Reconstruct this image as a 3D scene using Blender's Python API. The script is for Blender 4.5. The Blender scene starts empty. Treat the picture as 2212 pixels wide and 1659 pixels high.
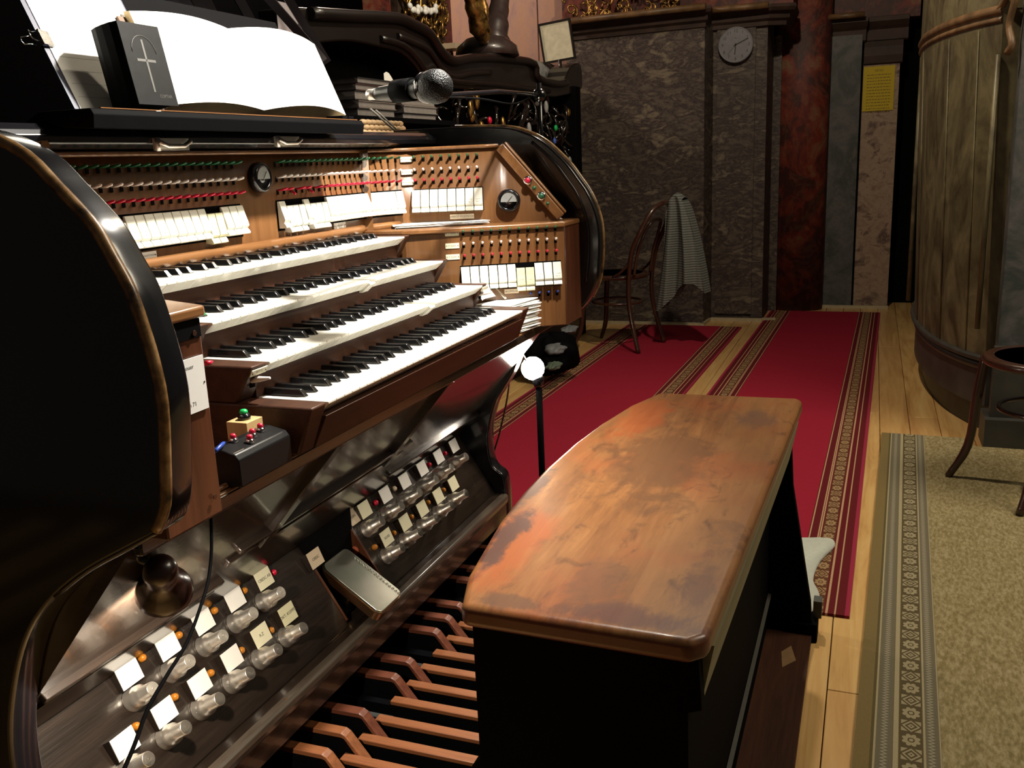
import bpy, bmesh, math, random
from mathutils import Vector, Matrix, noise
random.seed(7)
sc = bpy.context.scene
C = bpy.context.collection
PI = math.pi
# ------------------------------------------------------------------ camera
YAW, PITCH, ROLL, FPX = 0.374657, 0.237277, -0.0436964, 1992.585
CAM = Vector((-1.1445029, -0.7466232, 1.1884936))
fw = Vector((math.cos(PITCH)*math.cos(YAW), math.cos(PITCH)*math.sin(YAW), -math.sin(PITCH)))
rt = Vector((math.sin(YAW), -math.cos(YAW), 0)); up = rt.cross(fw)
rt2 = math.cos(ROLL)*rt + math.sin(ROLL)*up
up2 = -math.sin(ROLL)*rt + math.cos(ROLL)*up
cd = bpy.data.cameras.new('camera'); cam = bpy.data.objects.new('camera', cd); C.objects.link(cam)
cam.matrix_world = Matrix(((rt2.x, up2.x, -fw.x, CAM.x), (rt2.y, up2.y, -fw.y, CAM.y), (rt2.z, up2.z, -fw.z, CAM.z), (0, 0, 0, 1)))
cd.sensor_width = 36; cd.lens = 36*FPX/2212; cd.clip_start = .02; cd.clip_end = 60
sc.camera = cam
# ------------------------------------------------------------------ world, lights, exposure
w = bpy.data.worlds.new('world'); sc.world = w; w.use_nodes = True
w.node_tree.nodes['Background'].inputs[0].default_value = (1.0, .86, .68, 1)
w.node_tree.nodes['Background'].inputs[1].default_value = .035
sc.view_settings.view_transform = 'Standard'; sc.view_settings.look = 'None'
sc.view_settings.gamma = 1; sc.view_settings.use_curve_mapping = False
sc.view_settings.exposure = 0.0
def lamp(name, kind, loc, power, col, size=.05, target=None, spot=None, blend=.3, sx=None, sy=None):
    l = bpy.data.lights.new(name, kind); l.energy = power; l.color = col
    if kind == 'AREA':
        l.shape = 'RECTANGLE'; l.size = sx or size; l.size_y = sy or size
    else: l.shadow_soft_size = size
    if kind == 'SPOT': l.spot_size = spot; l.spot_blend = blend
    o = bpy.data.objects.new(name, l); C.objects.link(o); o.location = loc
    if target is not None:
        d = Vector(target) - Vector(loc); o.rotation_euler = d.to_track_quat('-Z', 'Y').to_euler()
    return o
lamp('desk_lamp_light', 'SPOT', (.56, -.33, 2.05), 240, (1, .94, .84), .03, target=(.36, .30, 1.02), spot=1.5, blend=.6)
lamp('choir_ceiling_light', 'POINT', (2.5, -.25, 3.1), 150, (1, .84, .62), .05)
lamp('gallery_fill_light', 'AREA', (1.6, -2.6, 3.3), 75, (1, .88, .68), target=(2.6, 0, .6), sx=1.6, sy=1.2)
lamp('nave_chandelier_light', 'POINT', (4.4, 2.6, 2.9), 70, (1, .76, .60), .12)
# ------------------------------------------------------------------ ray helpers: image point on a real plane of the room
def ray(u, v):
    return fw + rt2*((u-1106)/FPX) - up2*((v-829.5)/FPX)
def hz(u, v, z): d = ray(u, v); return CAM + d*((z-CAM.z)/d.z)
def hy(u, v, y): d = ray(u, v); return CAM + d*((y-CAM.y)/d.y)
def hx(u, v, x): d = ray(u, v); return CAM + d*((x-CAM.x)/d.x)
def hp(u, v, P0, n): d = ray(u, v); n = Vector(n); return CAM + d*(n.dot(Vector(P0)-CAM)/n.dot(d))
# ------------------------------------------------------------------ object helpers
WL = {}
def tag(o, label=None, cat=None, group=None, kind=None):
    if label: o['label'] = label
    if cat: o['category'] = cat
    if group: o['group'] = group
    if kind: o['kind'] = kind
    return o
def thing(name, label, cat, loc=(0, 0, 0), group=None, parent=None):
    o = bpy.data.objects.new(name, None); C.objects.link(o); o.empty_display_size = .05
    o.location = loc; WL[o] = Vector(loc); tag(o, label, cat, group); return o
class MB:
    def __init__(s): s.v = []; s.f = []; s.m = []; s.sm = []
    def add(s, vs, fs, mi=0, smooth=False):
        n = len(s.v); s.v += [Vector(v) for v in vs]
        for f in fs: s.f.append([i+n for i in f]); s.m.append(mi); s.sm.append(smooth)
        return s
    def box(s, x0, x1, y0, y1, z0, z1, mi=0, M=None):
        vs = [Vector((x, y, z)) for z in (z0, z1) for y in (y0, y1) for x in (x0, x1)]
        if M: vs = [M @ v for v in vs]
        return s.add(vs, [(0, 2, 3, 1), (4, 5, 7, 6), (0, 1, 5, 4), (2, 6, 7, 3), (0, 4, 6, 2), (1, 3, 7, 5)], mi)
    def prism(s, pts, a, b, axis='x', mi=0, smooth=False, M=None):
        # pts: 2D outline; extruded along axis from a to b.  x:(y,z)  y:(x,z)  z:(x,y)
        def mk(p, t):
            v = {'x': (t, p[0], p[1]), 'y': (p[0], t, p[1]), 'z': (p[0], p[1], t)}[axis]
            v = Vector(v); return M @ v if M else v
        n = len(pts); vs = [mk(p, a) for p in pts] + [mk(p, b) for p in pts]
        base = len(s.v); s.v += vs
        s.f.append([base+i for i in range(n)][::-1]); s.m.append(mi); s.sm.append(False)
        s.f.append([base+n+i for i in range(n)]); s.m.append(mi); s.sm.append(False)
        for i in range(n):
            j = (i+1) % n; s.f.append([base+i, base+j, base+n+j, base+n+i]); s.m.append(mi); s.sm.append(smooth)
        return s
    def tube(s, path, r, n=8, mi=0, closed=False, cap=True):
        path = [Vector(p) for p in path]; m = len(path); rs = r if isinstance(r, (list, tuple)) else [r]*m
        base = len(s.v); prev = None
        for i, p in enumerate(path):
            if closed: t = path[(i+1) % m]-path[i-1]
            else: t = path[min(i+1, m-1)]-path[max(i-1, 0)]
            if t.length < 1e-9: t = Vector((0, 0, 1))
            t.normalize()
            if prev is None:
                a = Vector((0, 0, 1)) if abs(t.z) < .9 else Vector((1, 0, 0)); nx = t.cross(a).normalized()
            else: nx = (prev - t*prev.dot(t)).normalized()
            prev = nx; ny = t.cross(nx)
            for k in range(n):
                a = 2*PI*k/n; s.v.append(p + (nx*math.cos(a)+ny*math.sin(a))*rs[i])
        for i in range(m if closed else m-1):
            for k in range(n):
                a = base+i*n+k; b = base+i*n+(k+1) % n; j = (i+1) % m
                s.f.append([a, b, base+j*n+(k+1) % n, base+j*n+k]); s.m.append(mi); s.sm.append(True)
        if cap and not closed:
            s.f.append([base+k for k in range(n)][::-1]); s.m.append(mi); s.sm.append(False)
            s.f.append([base+(m-1)*n+k for k in range(n)]); s.m.append(mi); s.sm.append(False)
        return s
    def lathe(s, prof, n=16, mi=0, M=None, arc=None):
        base = len(s.v); m = len(prof)
        for k in range(n):
            a = 2*PI*k/n
            for r, z in prof:
                v = Vector((r*math.cos(a), r*math.sin(a), z)); s.v.append(M @ v if M else v)
        for k in range(n):
            k2 = (k+1) % n
            for i in range(m-1):
                s.f.append([base+k*m+i, base+k2*m+i, base+k2*m+i+1, base+k*m+i+1]); s.m.append(mi); s.sm.append(True)
        if prof[0][0] > 1e-5: s.f.append([base+k*m for k in range(n)][::-1]); s.m.append(mi); s.sm.append(False)
        if prof[-1][0] > 1e-5: s.f.append([base+k*m+m-1 for k in range(n)]); s.m.append(mi); s.sm.append(False)
        return s
    def ball(s, c, r, n=12, mi=0, sc_=(1, 1, 1)):
        prof = [(r*math.sin(PI*i/8)+1e-6, -r*math.cos(PI*i/8)) for i in range(9)]
        M = Matrix.Translation(c) @ Matrix.Diagonal((*sc_, 1)); return s.lathe(prof, n, mi, M)
    def grid(s, fn, nu, nv, mi=0, smooth=True):
        base = len(s.v)
        for j in range(nv+1):
            for i in range(nu+1): s.v.append(Vector(fn(i/nu, j/nv)))
        for j in range(nv):
            for i in range(nu):
                a = base+j*(nu+1)+i; s.f.append([a, a+1, a+nu+2, a+nu+1]); s.m.append(mi); s.sm.append(smooth)
        return s
    def text(s, body, size, M, mi=0, align='CENTER', ext=.0):
        c = bpy.data.curves.new('t', 'FONT'); c.body = body; c.size = size; c.align_x = align; c.align_y = 'CENTER'
        c.resolution_u = 2; c.extrude = ext
        o = bpy.data.objects.new('t', c); me = bpy.data.meshes.new_from_object(o)
        base = len(s.v); s.v += [M @ v.co for v in me.vertices]
        for p in me.polygons: s.f.append([base+i for i in p.vertices]); s.m.append(mi); s.sm.append(False)
        bpy.data.meshes.remove(me); bpy.data.objects.remove(o); bpy.data.curves.remove(c); return s
    def mesh(s, name, mats, origin=None, bevel=0, seg=2, normals=True, solid=0, merge=False):
        me = bpy.data.meshes.new(name); vs = s.v
        if origin is not None: vs = [v-origin for v in vs]
        me.from_pydata([tuple(v) for v in vs], [], s.f)
        for m in (mats if isinstance(mats, (list, tuple)) else [mats]): me.materials.append(m)
        for i, p in enumerate(me.polygons): p.material_index = s.m[i]; p.use_smooth = s.sm[i]
        if normals or bevel or merge:
            bm = bmesh.new(); bm.from_mesh(me)
            if merge: bmesh.ops.remove_doubles(bm, verts=bm.verts, dist=1e-5)
            if normals: bmesh.ops.recalc_face_normals(bm, faces=bm.faces)
            if bevel:
                es = [e for e in bm.edges if len(e.link_faces) == 2 and e.calc_face_angle(0) > .5]
                r = bmesh.ops.bevel(bm, geom=es, offset=bevel, segments=seg, profile=.5, affect='EDGES', clamp_overlap=True)
                for f in r['faces']: f.smooth = True
            bm.to_mesh(me); bm.free()
        me.update(); return me
    def build(s, name, mats, parent=None, label=None, cat=None, group=None, kind=None, **kw):
        lo = Vector([min(v[i] for v in s.v) for i in range(3)]); hi = Vector([max(v[i] for v in s.v) for i in range(3)])
        o_ = (lo+hi)/2
        if parent is None: o_.z = lo.z
        me = s.mesh(name, mats, o_, **kw)
        return link(name, me, o_, parent, label, cat, group, kind)
def link(name, me, loc, parent=None, label=None, cat=None, group=None, kind=None, rot=None):
    o = bpy.data.objects.new(name, me); C.objects.link(o); loc = Vector(loc); WL[o] = loc
    if parent is not None: o.parent = parent; o.location = loc - WL[parent]
    else: o.location = loc
    if rot is not None: o.rotation_euler = rot
    return tag(o, label, cat, group, kind)
def frame(o, u, v, wv):   # matrix with columns u,v,w at origin o
    u, v, wv = Vector(u), Vector(v), Vector(wv)
    return Matrix(((u.x, v.x, wv.x, o[0]), (u.y, v.y, wv.y, o[1]), (u.z, v.z, wv.z, o[2]), (0, 0, 0, 1)))
def smooth_path(pts, n=6, closed=False):
    pts = [Vector(p) for p in pts]; out = []; m = len(pts)
    rng = range(m if closed else m-1)
    for i in rng:
        p0 = pts[i-1] if (closed or i > 0) else pts[i]; p1 = pts[i]; p2 = pts[(i+1) % m]
        p3 = pts[(i+2) % m] if (closed or i+2 < m) else p2
        for k in range(n):
            t = k/n
            out.append(.5*((2*p1)+(p2-p0)*t+(2*p0-5*p1+4*p2-p3)*t*t+(3*p1-p0-3*p2+p3)*t**3))
    if not closed: out.append(pts[-1])
    return out
# ------------------------------------------------------------------ shader helpers
class S:
    def __init__(s, nt, sock): s.nt, s.s = nt, sock
    def _m(s, op, *a):
        n = s.nt.nodes.new('ShaderNodeMath'); n.operation = op
        for i, x in enumerate((s,)+a):
            if isinstance(x, S): s.nt.links.new(x.s, n.inputs[i])
            else: n.inputs[i].default_value = x
        return S(s.nt, n.outputs[0])
    def __add__(s, o): return s._m('ADD', o)
    def __radd__(s, o): return s._m('ADD', o)
    def __sub__(s, o): return s._m('SUBTRACT', o)
    def __mul__(s, o): return s._m('MULTIPLY', o)
    def __rmul__(s, o): return s._m('MULTIPLY', o)
    def __truediv__(s, o): return s._m('DIVIDE', o)
    def abs(s): return s._m('ABSOLUTE')
    def fract(s): return s._m('FRACT')
    def floor(s): return s._m('FLOOR')
    def mod(s, o): return s._m('FLOORED_MODULO', o)
    def lt(s, o): return s._m('LESS_THAN', o)
    def gt(s, o): return s._m('GREATER_THAN', o)
    def max(s, o): return s._m('MAXIMUM', o)
    def min(s, o): return s._m('MINIMUM', o)
    def sin(s): return s._m('SINE')
    def pow(s, o): return s._m('POWER', o)
    def sqrt(s): return s._m('SQRT')
    def atan2(s, o): return s._m('ARCTAN2', o)
    def between(s, a, b): return s.gt(a)*s.lt(b)
class Mat:
    def __init__(s, name, rough=.5, metal=0, spec=.5, coat=0, coat_rough=.08):
        s.m = bpy.data.materials.new(name); s.m.use_nodes = True; s.nt = s.m.node_tree
        s.b = s.nt.nodes['Principled BSDF']; s.i = s.b.inputs
        s.i['Roughness'].default_value = rough; s.i['Metallic'].default_value = metal
        s.i['Specular IOR Level'].default_value = spec
        s.i['Coat Weight'].default_value = coat; s.i['Coat Roughness'].default_value = coat_rough
    def coord(s, scale=(1, 1, 1), loc=(0, 0, 0), rot=(0, 0, 0), kind='Object'):
        t = s.nt.nodes.new('ShaderNodeTexCoord'); m = s.nt.nodes.new('ShaderNodeMapping')
        m.inputs['Scale'].default_value = scale; m.inputs['Location'].default_value = loc; m.inputs['Rotation'].default_value = rot
        if kind == 'World':
            g = s.nt.nodes.new('ShaderNodeNewGeometry'); s.nt.links.new(g.outputs['Position'], m.inputs[0])
        else: s.nt.links.new(t.outputs[kind], m.inputs[0])
        return m.outputs[0]
    def xyz(s, vec):
        n = s.nt.nodes.new('ShaderNodeSeparateXYZ'); s.nt.links.new(vec, n.inputs[0]); return [S(s.nt, o) for o in n.outputs]
    def noise(s, vec, scale=5, detail=5, rough=.55, dist=0):
        n = s.nt.nodes.new('ShaderNodeTexNoise'); s.nt.links.new(vec, n.inputs['Vector'])
        n.inputs['Scale'].default_value = scale; n.inputs['Detail'].default_value = detail
        n.inputs['Roughness'].default_value = rough; n.inputs['Distortion'].default_value = dist
        return S(s.nt, n.outputs[0])
    def wave(s, vec, scale=5, dist=5, detail=3, dscale=1, kind='BANDS', direction='X'):
        n = s.nt.nodes.new('ShaderNodeTexWave'); s.nt.links.new(vec, n.inputs['Vector']); n.wave_type = kind
        if kind == 'BANDS': n.bands_direction = direction
        n.inputs['Scale'].default_value = scale; n.inputs['Distortion'].default_value = dist
        n.inputs['Detail'].default_value = detail; n.inputs['Detail Scale'].default_value = dscale
        return S(s.nt, n.outputs['Fac'])
    def ramp(s, fac, stops):
        n = s.nt.nodes.new('ShaderNodeValToRGB'); s.nt.links.new(fac.s, n.inputs[0]); e = n.color_ramp.elements
        while len(e) < len(stops): e.new(.5)
        for i, (p, c) in enumerate(stops): e[i].position = p; e[i].color = (*c, 1)
        return n.outputs[0]
    def mix(s, fac, a, b, mode='MIX'):
        n = s.nt.nodes.new('ShaderNodeMix'); n.data_type = 'RGBA'; n.blend_type = mode
        for k, x in ((0, fac), (6, a), (7, b)):
            x = x.s if isinstance(x, S) else x
            if isinstance(x, (int, float)): n.inputs[k].default_value = x
            elif isinstance(x, tuple): n.inputs[k].default_value = (*x, 1)
            else: s.nt.links.new(x, n.inputs[k])
        return n.outputs[2]
    def color(s, c):
        if isinstance(c, tuple): s.i['Base Color'].default_value = (*c, 1)
        else: s.nt.links.new(c, s.i['Base Color'])
        return s
    def bump(s, h, strength=.3, dist=.002):
        n = s.nt.nodes.new('ShaderNodeBump'); n.inputs['Strength'].default_value = strength; n.inputs['Distance'].default_value = dist
        s.nt.links.new(h.s, n.inputs['Height']); s.nt.links.new(n.outputs[0], s.i['Normal']); return s
    def roughness(s, r): s.nt.links.new(r.s, s.i['Roughness']); return s
def plain(name, c, rough=.5, metal=0, spec=.5, coat=0, var=.12, sc_=30, bump=0):
    m = Mat(name, rough, metal, spec, coat); v = m.coord(); n = m.noise(v, sc_, 3)
    m.color(m.ramp(n, [(.3, tuple(x*(1-var) for x in c)), (.7, tuple(min(1, x*(1+var)) for x in c))]))
    if bump: m.bump(n, bump, .001)
    return m.m
def wood(name, dark, light, axis='x', scale=1, rough=.35, coat=0, kind='Object', bump=.08, fine=1.0, spec=.5):
    m = Mat(name, rough, 0, spec, coat)
    st = {'x': (.06, 1, 1), 'y': (1, .06, 1), 'z': (1, 1, .06)}[axis]
    v = m.coord(tuple(a*scale for a in st), kind=kind)
    n = m.noise(v, 22, 6, .6, .6); f = m.noise(v, 140*fine, 3, .6)
    k = n*.7+f*.3
    m.color(m.ramp(k, [(.3, dark), (.68, light)])); m.bump(f, bump, .0008); return m.m
black = plain('black_lacquer', (.0045, .0045, .006), .22, coat=.6, spec=.4)
blackm = plain('black_paint', (.0025, .0025, .003), .7, spec=.03)
void = plain('dark_cavity', (.002, .002, .002), .9, spec=.05)
ebony = plain('ebony_key', (.008, .008, .009), .18, coat=.5)
ivory = plain('ivory_key', (.80, .78, .70), .25, coat=.3, var=.03)
tabm = plain('stop_tab_ivory', (.78, .77, .68), .3, coat=.3, var=.04)
tabp = plain('stop_tab_yellowed', (.66, .63, .42), .35, coat=.3, var=.04)
ink = plain('ink', (.05, .05, .045), .7)
walnut = wood('walnut', (.024, .009, .005), (.070, .026, .012), 'x', 1.4, .5, .06, spec=.25)
walnutz = wood('walnut_upright', (.045, .014, .007), (.11, .036, .015), 'z', 1.4, .3, .4)
honey = wood('honey_panel_wood', (.10, .040, .013), (.205, .092, .031), 'z', 1.1, .33, .35)
honeyx = wood('honey_edge_wood', (.13, .05, .016), (.27, .125, .044), 'x', 1.2, .3, .35)
darkoak = wood('dark_stained_oak', (.007, .0045, .0035), (.028, .019, .014), 'x', 1.2, .24, .35, bump=.3)
darkoakz = wood('dark_stained_oak_slanted', (.011, .007, .005), (.042, .028, .020), 'y', 1.2, .22, .4, bump=.3)
bentw = wood('bentwood_dark', (.022, .0075, .005), (.06, .022, .012), 'z', 2, .3, .4)
cap_red = wood('pedal_wood_red', (.075, .020, .011), (.16, .052, .026), 'y', 2, .38, .15)
cap_or = wood('pedal_wood_orange', (.15, .048, .017), (.28, .105, .040), 'y', 2, .42, .1)
metal = Mat('brushed_metal', .22, 1); metal.color((.62, .58, .52)); metal = metal.m
nickel = Mat('nickel', .34, .88); nickel.color((.72, .68, .62)); nickel = nickel.m
chrome = Mat('chrome', .1, 1); chrome.color((.75, .75, .76)); chrome = chrome.m
brass = Mat('brass', .3, 1); brass.color((.42, .24, .12)); brass = brass.m
white = plain('white_label', (.82, .81, .78), .4, var=.02)
cream = plain('cream_label', (.74, .71, .52), .4, var=.03)
tanlab = plain('tan_label', (.62, .50, .36), .4, var=.03)
paper = plain('paper', (.85, .84, .80), .8, var=.02)
pagem = plain('score_page', (.88, .86, .78), .75, var=.02)
redm = plain('red_plastic', (.55, .012, .045), .3, var=.05)
greenm = plain('dark_green_plastic', (.015, .10, .04), .35, var=.05)
greenb = plain('green_button', (.01, .42, .10), .3, var=.05)
whitep = plain('white_plastic', (.78, .70, .66), .3, var=.04)
bluem = plain('blue_plastic', (.02, .06, .35), .3, var=.05)
amber = plain('amber_lens', (.42, .15, .015), .15, var=.1)
gold = Mat('worn_gilding', .35, .85); v = gold.coord(); n = gold.noise(v, 30, 4)
gold.color(gold.ramp(n, [(.35, (.05, .02, .008)), (.62, (.48, .28, .08))])); gold = gold.m
# marble
def marble(name, cols, scale=3, dist=3, stretch=(1, 1, 1), rough=.55, streak=.42, rot=0):
    m = Mat(name, rough, 0, .3); v = m.coord(stretch, kind='World', rot=(rot, 0, 0))
    a = m.noise(v, scale, 6, .65, dist); b = m.noise(v, scale*2.6, 5, .6, dist*.7)
    k = a*(1-streak)+b*streak
    st = [(.30+.42*i/(len(cols)-1), c) for i, c in enumerate(cols)]
    f = m.noise(v, scale*22, 3); c1 = m.ramp(k, st)
    vn_ = m.noise(v, scale*1.3, 4, .55, dist*1.5); ve = ((vn_-.5).abs()*-26+1)._m('MAXIMUM', 0.0)
    c1 = m.mix(ve*.22, c1, tuple(x*1.1 for x in cols[-2]))
    m.color(m.mix(f*.5, c1, tuple(x*.6 for x in cols[len(cols)//2]))); m.bump(b, .12, .004); return m.m
mar_gray = marble('marble_grey_green', [(.018, .012, .013), (.13, .105, .080), (.036, .024, .027), (.22, .18, .125), (.06, .05, .045)], 2.4, 2.6, (1, 1, 2.3), rot=.45)
mar_red = marble('marble_oxblood', [(.010, .008, .008), (.06, .022, .017), (.020, .013, .013), (.17, .030, .018), (.19, .115, .06), (.030, .014, .012)], 2.6, 1.3, (1, 1, .8))
mar_blue = marble('marble_blue_grey', [(.03, .028, .034), (.13, .12, .12), (.045, .055, .05), (.17, .14, .12)], 2.2, 2, (1, 1, .9))
mar_rose = marble('marble_rose', [(.05, .025, .025), (.26, .17, .12), (.36, .26, .18), (.06, .025, .028), (.30, .22, .15)], 2.7, 2.4, (1, 1, 1.3), rot=-.5)
mar_pink = marble('marble_pink', [(.26, .14, .14), (.44, .27, .24), (.52, .30, .20), (.36, .24, .25)], 5, 2, (1, 1, .6))
mar_mold = plain('brown_moulding', (.035, .018, .012), .7, var=.35, sc_=12)
mar_gold = plain('gilt_moulding', (.13, .07, .028), .5, var=.45, sc_=14)
olive = Mat('olive_painted_marble', .45, 0, .4); v = olive.coord((1, 1, .5), kind='World'); n = olive.noise(v, 5, 5, .6, 2.2); n2 = olive.noise(v, 60, 2)
olive.color(olive.ramp(n*.85+n2*.15, [(.36, (.055, .042, .022)), (.5, (.105, .088, .045)), (.66, (.17, .145, .075))])); olive = olive.m
olive_d = plain('grey_green_plinth', (.045, .043, .038), .45, var=.3, sc_=8)
# ================================================================== THE SETTING
# floor: base slab and pine planks along x
fl = MB().box(-2.2, 8, -3.0, 3.6, -.12, -.02).build('floor', void, kind='structure')
pine = Mat('pine', .35, 0, .4, .25); v = pine.coord((.09, 1, 1), kind='World')
n = pine.noise(v, 16, 5, .6, 1.2); f = pine.noise(v, 90, 3); oi = pine.nt.nodes.new('ShaderNodeObjectInfo'); rnd = S(pine.nt, oi.outputs['Random'])
c1 = pine.ramp(n*.8+f*.2, [(.32, (.42, .22, .075)), (.5, (.62, .38, .14)), (.7, (.74, .52, .22))])
pine.color(pine.mix(rnd*.5, c1, (.45, .235, .09))); pine = pine.m
plank_y = []; y = -1.9
while y < 2.4: plank_y.append((y, y+.118)); y += .12
for k, (a, b) in enumerate(plank_y):
    x0 = -.9 - (k*.83) % 1.7
    while x0 < 6.4:
        x1 = min(x0+2.4, 6.5)
        if x1 > -.9: MB().box(x0+.001, x1-.001, a, b, -.02, 0).build('plank', pine, fl, bevel=.0015, seg=1)
        x0 += 2.4
# walls far end
def wallslab(name, p, q, z0, z1, m, thick=.18, kind='structure', parent=None, side=1):
    p, q = Vector((*p, 0)), Vector((*q, 0)); d = (q-p).normalized(); nn = Vector((d.y, -d.x, 0))*side*thick
    pts = [(p.x, p.y), (q.x, q.y), (q.x+nn.x, q.y+nn.y), (p.x+nn.x, p.y+nn.y)]
    return MB().prism(pts, z0, z1, 'z').build(name, m, parent, kind=kind if parent is None else None)
back = MB().box(6.5, 6.7, -3, 3.6, 0, 4.2).build('wall_far', void, kind='structure')
# main grey-green marble panel, slightly oblique
wp = wallslab('marble_panel', (5.35, .335), (5.44, 1.32), 0, 2.06, mar_gray, .3, parent=back)
wallslab('pilaster', (5.58, -.045), (5.58, .34), 0, 2.06, mar_gray, .4, parent=back, side=1)
wallslab('pilaster', (5.56, .03), (5.56, .285), .05, 2.0, mar_gray, .03, parent=back)
wallslab('pilaster', (6.02, -.10), (6.02, .0), 0, 1.96, mar_gray, .4, parent=back)
# cornice above panel
def cornice(pts, prof, m, name='trim_1'):
    mb = MB(); n = len(prof); base = 0
    for (x, y, ox, oy) in pts:
        for (d, z) in prof: mb.v.append(Vector((x+ox*d, y+oy*d, z)))
    for i in range(len(pts)-1):
        for j in range(n-1): mb.f.append([i*n+j, (i+1)*n+j, (i+1)*n+j+1, i*n+j+1]); mb.m.append(0); mb.sm.append(False)
    mb.f.append(list(range(n))); mb.m.append(0); mb.sm.append(False)
    mb.f.append(list(range((len(pts)-1)*n, len(pts)*n))[::-1]); mb.m.append(0); mb.sm.append(False)
    return mb.build(name, m, kind='structure')
cprof = [(0, 1.985), (.012, 1.99), (.015, 2.015), (.04, 2.03), (.045, 2.055), (.085, 2.07), (.10, 2.09), (.09, 2.112), (.0, 2.115)]
cornice([(5.44, 1.34, -1, 0), (5.35, .335, -1, -.6), (5.56, .335, -.6, -.3), (5.56, -.04, -1, -.4), (5.62, -.15, -1, -.8), (5.9, -.17, -.2, -.5)], cprof, mar_mold, 'trim_1')
MB().tube([(5.30, 1.3, 2.1), (5.23, .31, 2.1)], .022, 8).tube([(5.44, .30, 2.1), (5.44, -.06, 2.1)], .022, 8).build('trim_2', mar_gold, kind='structure')
# wall strip above the cornice: red painted marble
MB().box(5.62, 5.9, -.2, 1.4, 2.11, 3.6).build('wall_upper', mar_red, kind='structure')
# oxblood half column between the pilaster and the recess
colp = [(6.14+.12*math.cos(a), -.225+.20*math.sin(a)) for a in [PI/2+PI*i/14 for i in range(15)]]
colp += [(6.4, -.425), (6.4, -.025)]
MB().prism([( x, y) for x, y in colp], 0, 3.2, 'z', smooth=True).build('half_column', mar_red, back)
wallslab('pilaster', (6.20, -.63), (6.20, -.385), 0, 1.95, mar_blue, .15, parent=back)
wallslab('pilaster', (6.24, -.885), (6.24, -.64), 0, 1.76, mar_rose, .15, parent=back)
MB().box(6.225, 6.3, -.643, -.628, 0, 1.85).build('groove', void, back)
cp2 = [(0, 1.90), (.012, 1.91), (.015, 1.98), (.04, 2.0), (.07, 2.03), (.065, 2.06), (0, 2.07)]
cornice([(6.22, -.36, -1, .3), (6.22, -.65, -1, -.2), (6.28, -.66, -1, 0), (6.28, -.93, -1, 0)], cp2, mar_mold, 'trim_3')
MB().tube([(6.1, -.40, 2.07), (6.1, -.64, 2.07)], .02, 8).build('trim_4', mar_gold, kind='structure')
cp3 = [(0, 1.74), (.02, 1.75), (.03, 1.80), (.02, 1.86), (0, 1.9)]
cornice([(6.24, -.645, -1, 0), (6.24, -.90, -1, 0)], cp3, mar_mold, 'trim_5')
MB().box(6.28, 6.45, -1.0, 1.0, 2.05, 3.6).build('wall_recess_upper', mar_red, kind='structure')
# pale baseboard ledges
bb = MB()
for (p, q) in (((5.30, 1.3), (5.30, .32)), ((5.30, .32), (5.53, .31)), ((5.53, .31), (5.53, -.05)), ((5.55, -.05), (5.57, -.14)), ((6.18, -.385), (6.18, -.89))):
    d = (Vector(q)-Vector(p)).normalized(); nn = Vector((-d.y, d.x))*.012
    bb.prism([p, q, (q[0]+nn.x*2, q[1]+nn.y*2), (p[0]+nn.x*2, p[1]+nn.y*2)], 0, .022, 'z')
bb.build('baseboard_far', plain('pale_skirting', (.42, .35, .22), .5), kind='structure')
# rounded balcony body at right: shaft, plinth, mouldings
def off(pts, d):
    out = []
    for i, p in enumerate(pts):
        a = pts[max(i-1, 0)]; b = pts[min(i+1, len(pts)-1)]; t = Vector((b[0]-a[0], b[1]-a[1])).normalized()
        out.append((p[0]+t.y*d, p[1]-t.x*d))
    return out
arc = [(4.45, -.96), (4.10, -.935), (3.72, -.945), (3.36, -1.0), (3.10, -1.085), (2.95, -1.17)]
arc = [(p.x, p.y) for p in smooth_path([(x, y, 0) for x, y in arc], 5)]
def arcslab(name, d, z0, z1, m, dd=0, **kw):
    pts = off(arc, -d); mb = MB(); n = len(pts); q = [(x+.0, y-.9) for x, y in arc][::-1]
    a = [Vector((x, y, z0)) for x, y in pts]; b = [Vector((x, y, z1)) for x, y in off(arc, -dd if dd else -d)]
    mb.add(a+b, [(i, i+1, n+i+1, n+i) for i in range(n-1)], smooth=True)
    c0 = Vector((4.45, -2.6, z0)); c1 = Vector((4.45, -2.6, z1)); e0 = Vector((2.95+(.0), -2.6, z0)); e1 = Vector((2.95, -2.6, z1))
    base = len(mb.v); mb.add([a[-1], b[-1], Vector((pts[-1][0]+.02, -2.6, z1)), Vector((pts[-1][0]+.02, -2.6, z0)), a[0], b[0], c1, c0], [(0, 1, 2, 3), (4, 7, 6, 5)])
    mb.add(b+[e1, c1], [list(range(n+2))]); mb.add(a+[e0, c0], [list(range(n+2))[::-1]])
    return mb.build(name, m, **kw)
bal = thing('curved_choir_case', 'tall curved olive marbled case with stepped plinth at the right edge', 'wall cabinet', (3.6, -1.5, 0))
arcslab('shaft', .045, .31, 1.66, olive, dd=.001, parent=bal)
arcslab('shaft', .0, 1.66, 3.4, olive, parent=bal)
arcslab('plinth', .055, .12, .29, olive_d, parent=bal)
arcslab('plinth_foot', .10, 0, .12, olive_d, parent=bal)
for z, d, r in ((.13, .10, .018), (.17, .075, .014), (.285, .06, .02), (.32, .04, .014)):
    MB().tube([(x, y, z) for x, y in off(arc, -d)], r, 8).build('moulding', olive_d, bal)
MB().tube([(x, y, 1.66) for x, y in off(arc, -.01)], .022, 8).tube([(x, y, 1.625) for x, y in off(arc, -.004)], .012, 6).build('gilt_rail', mar_gold, bal)
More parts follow.
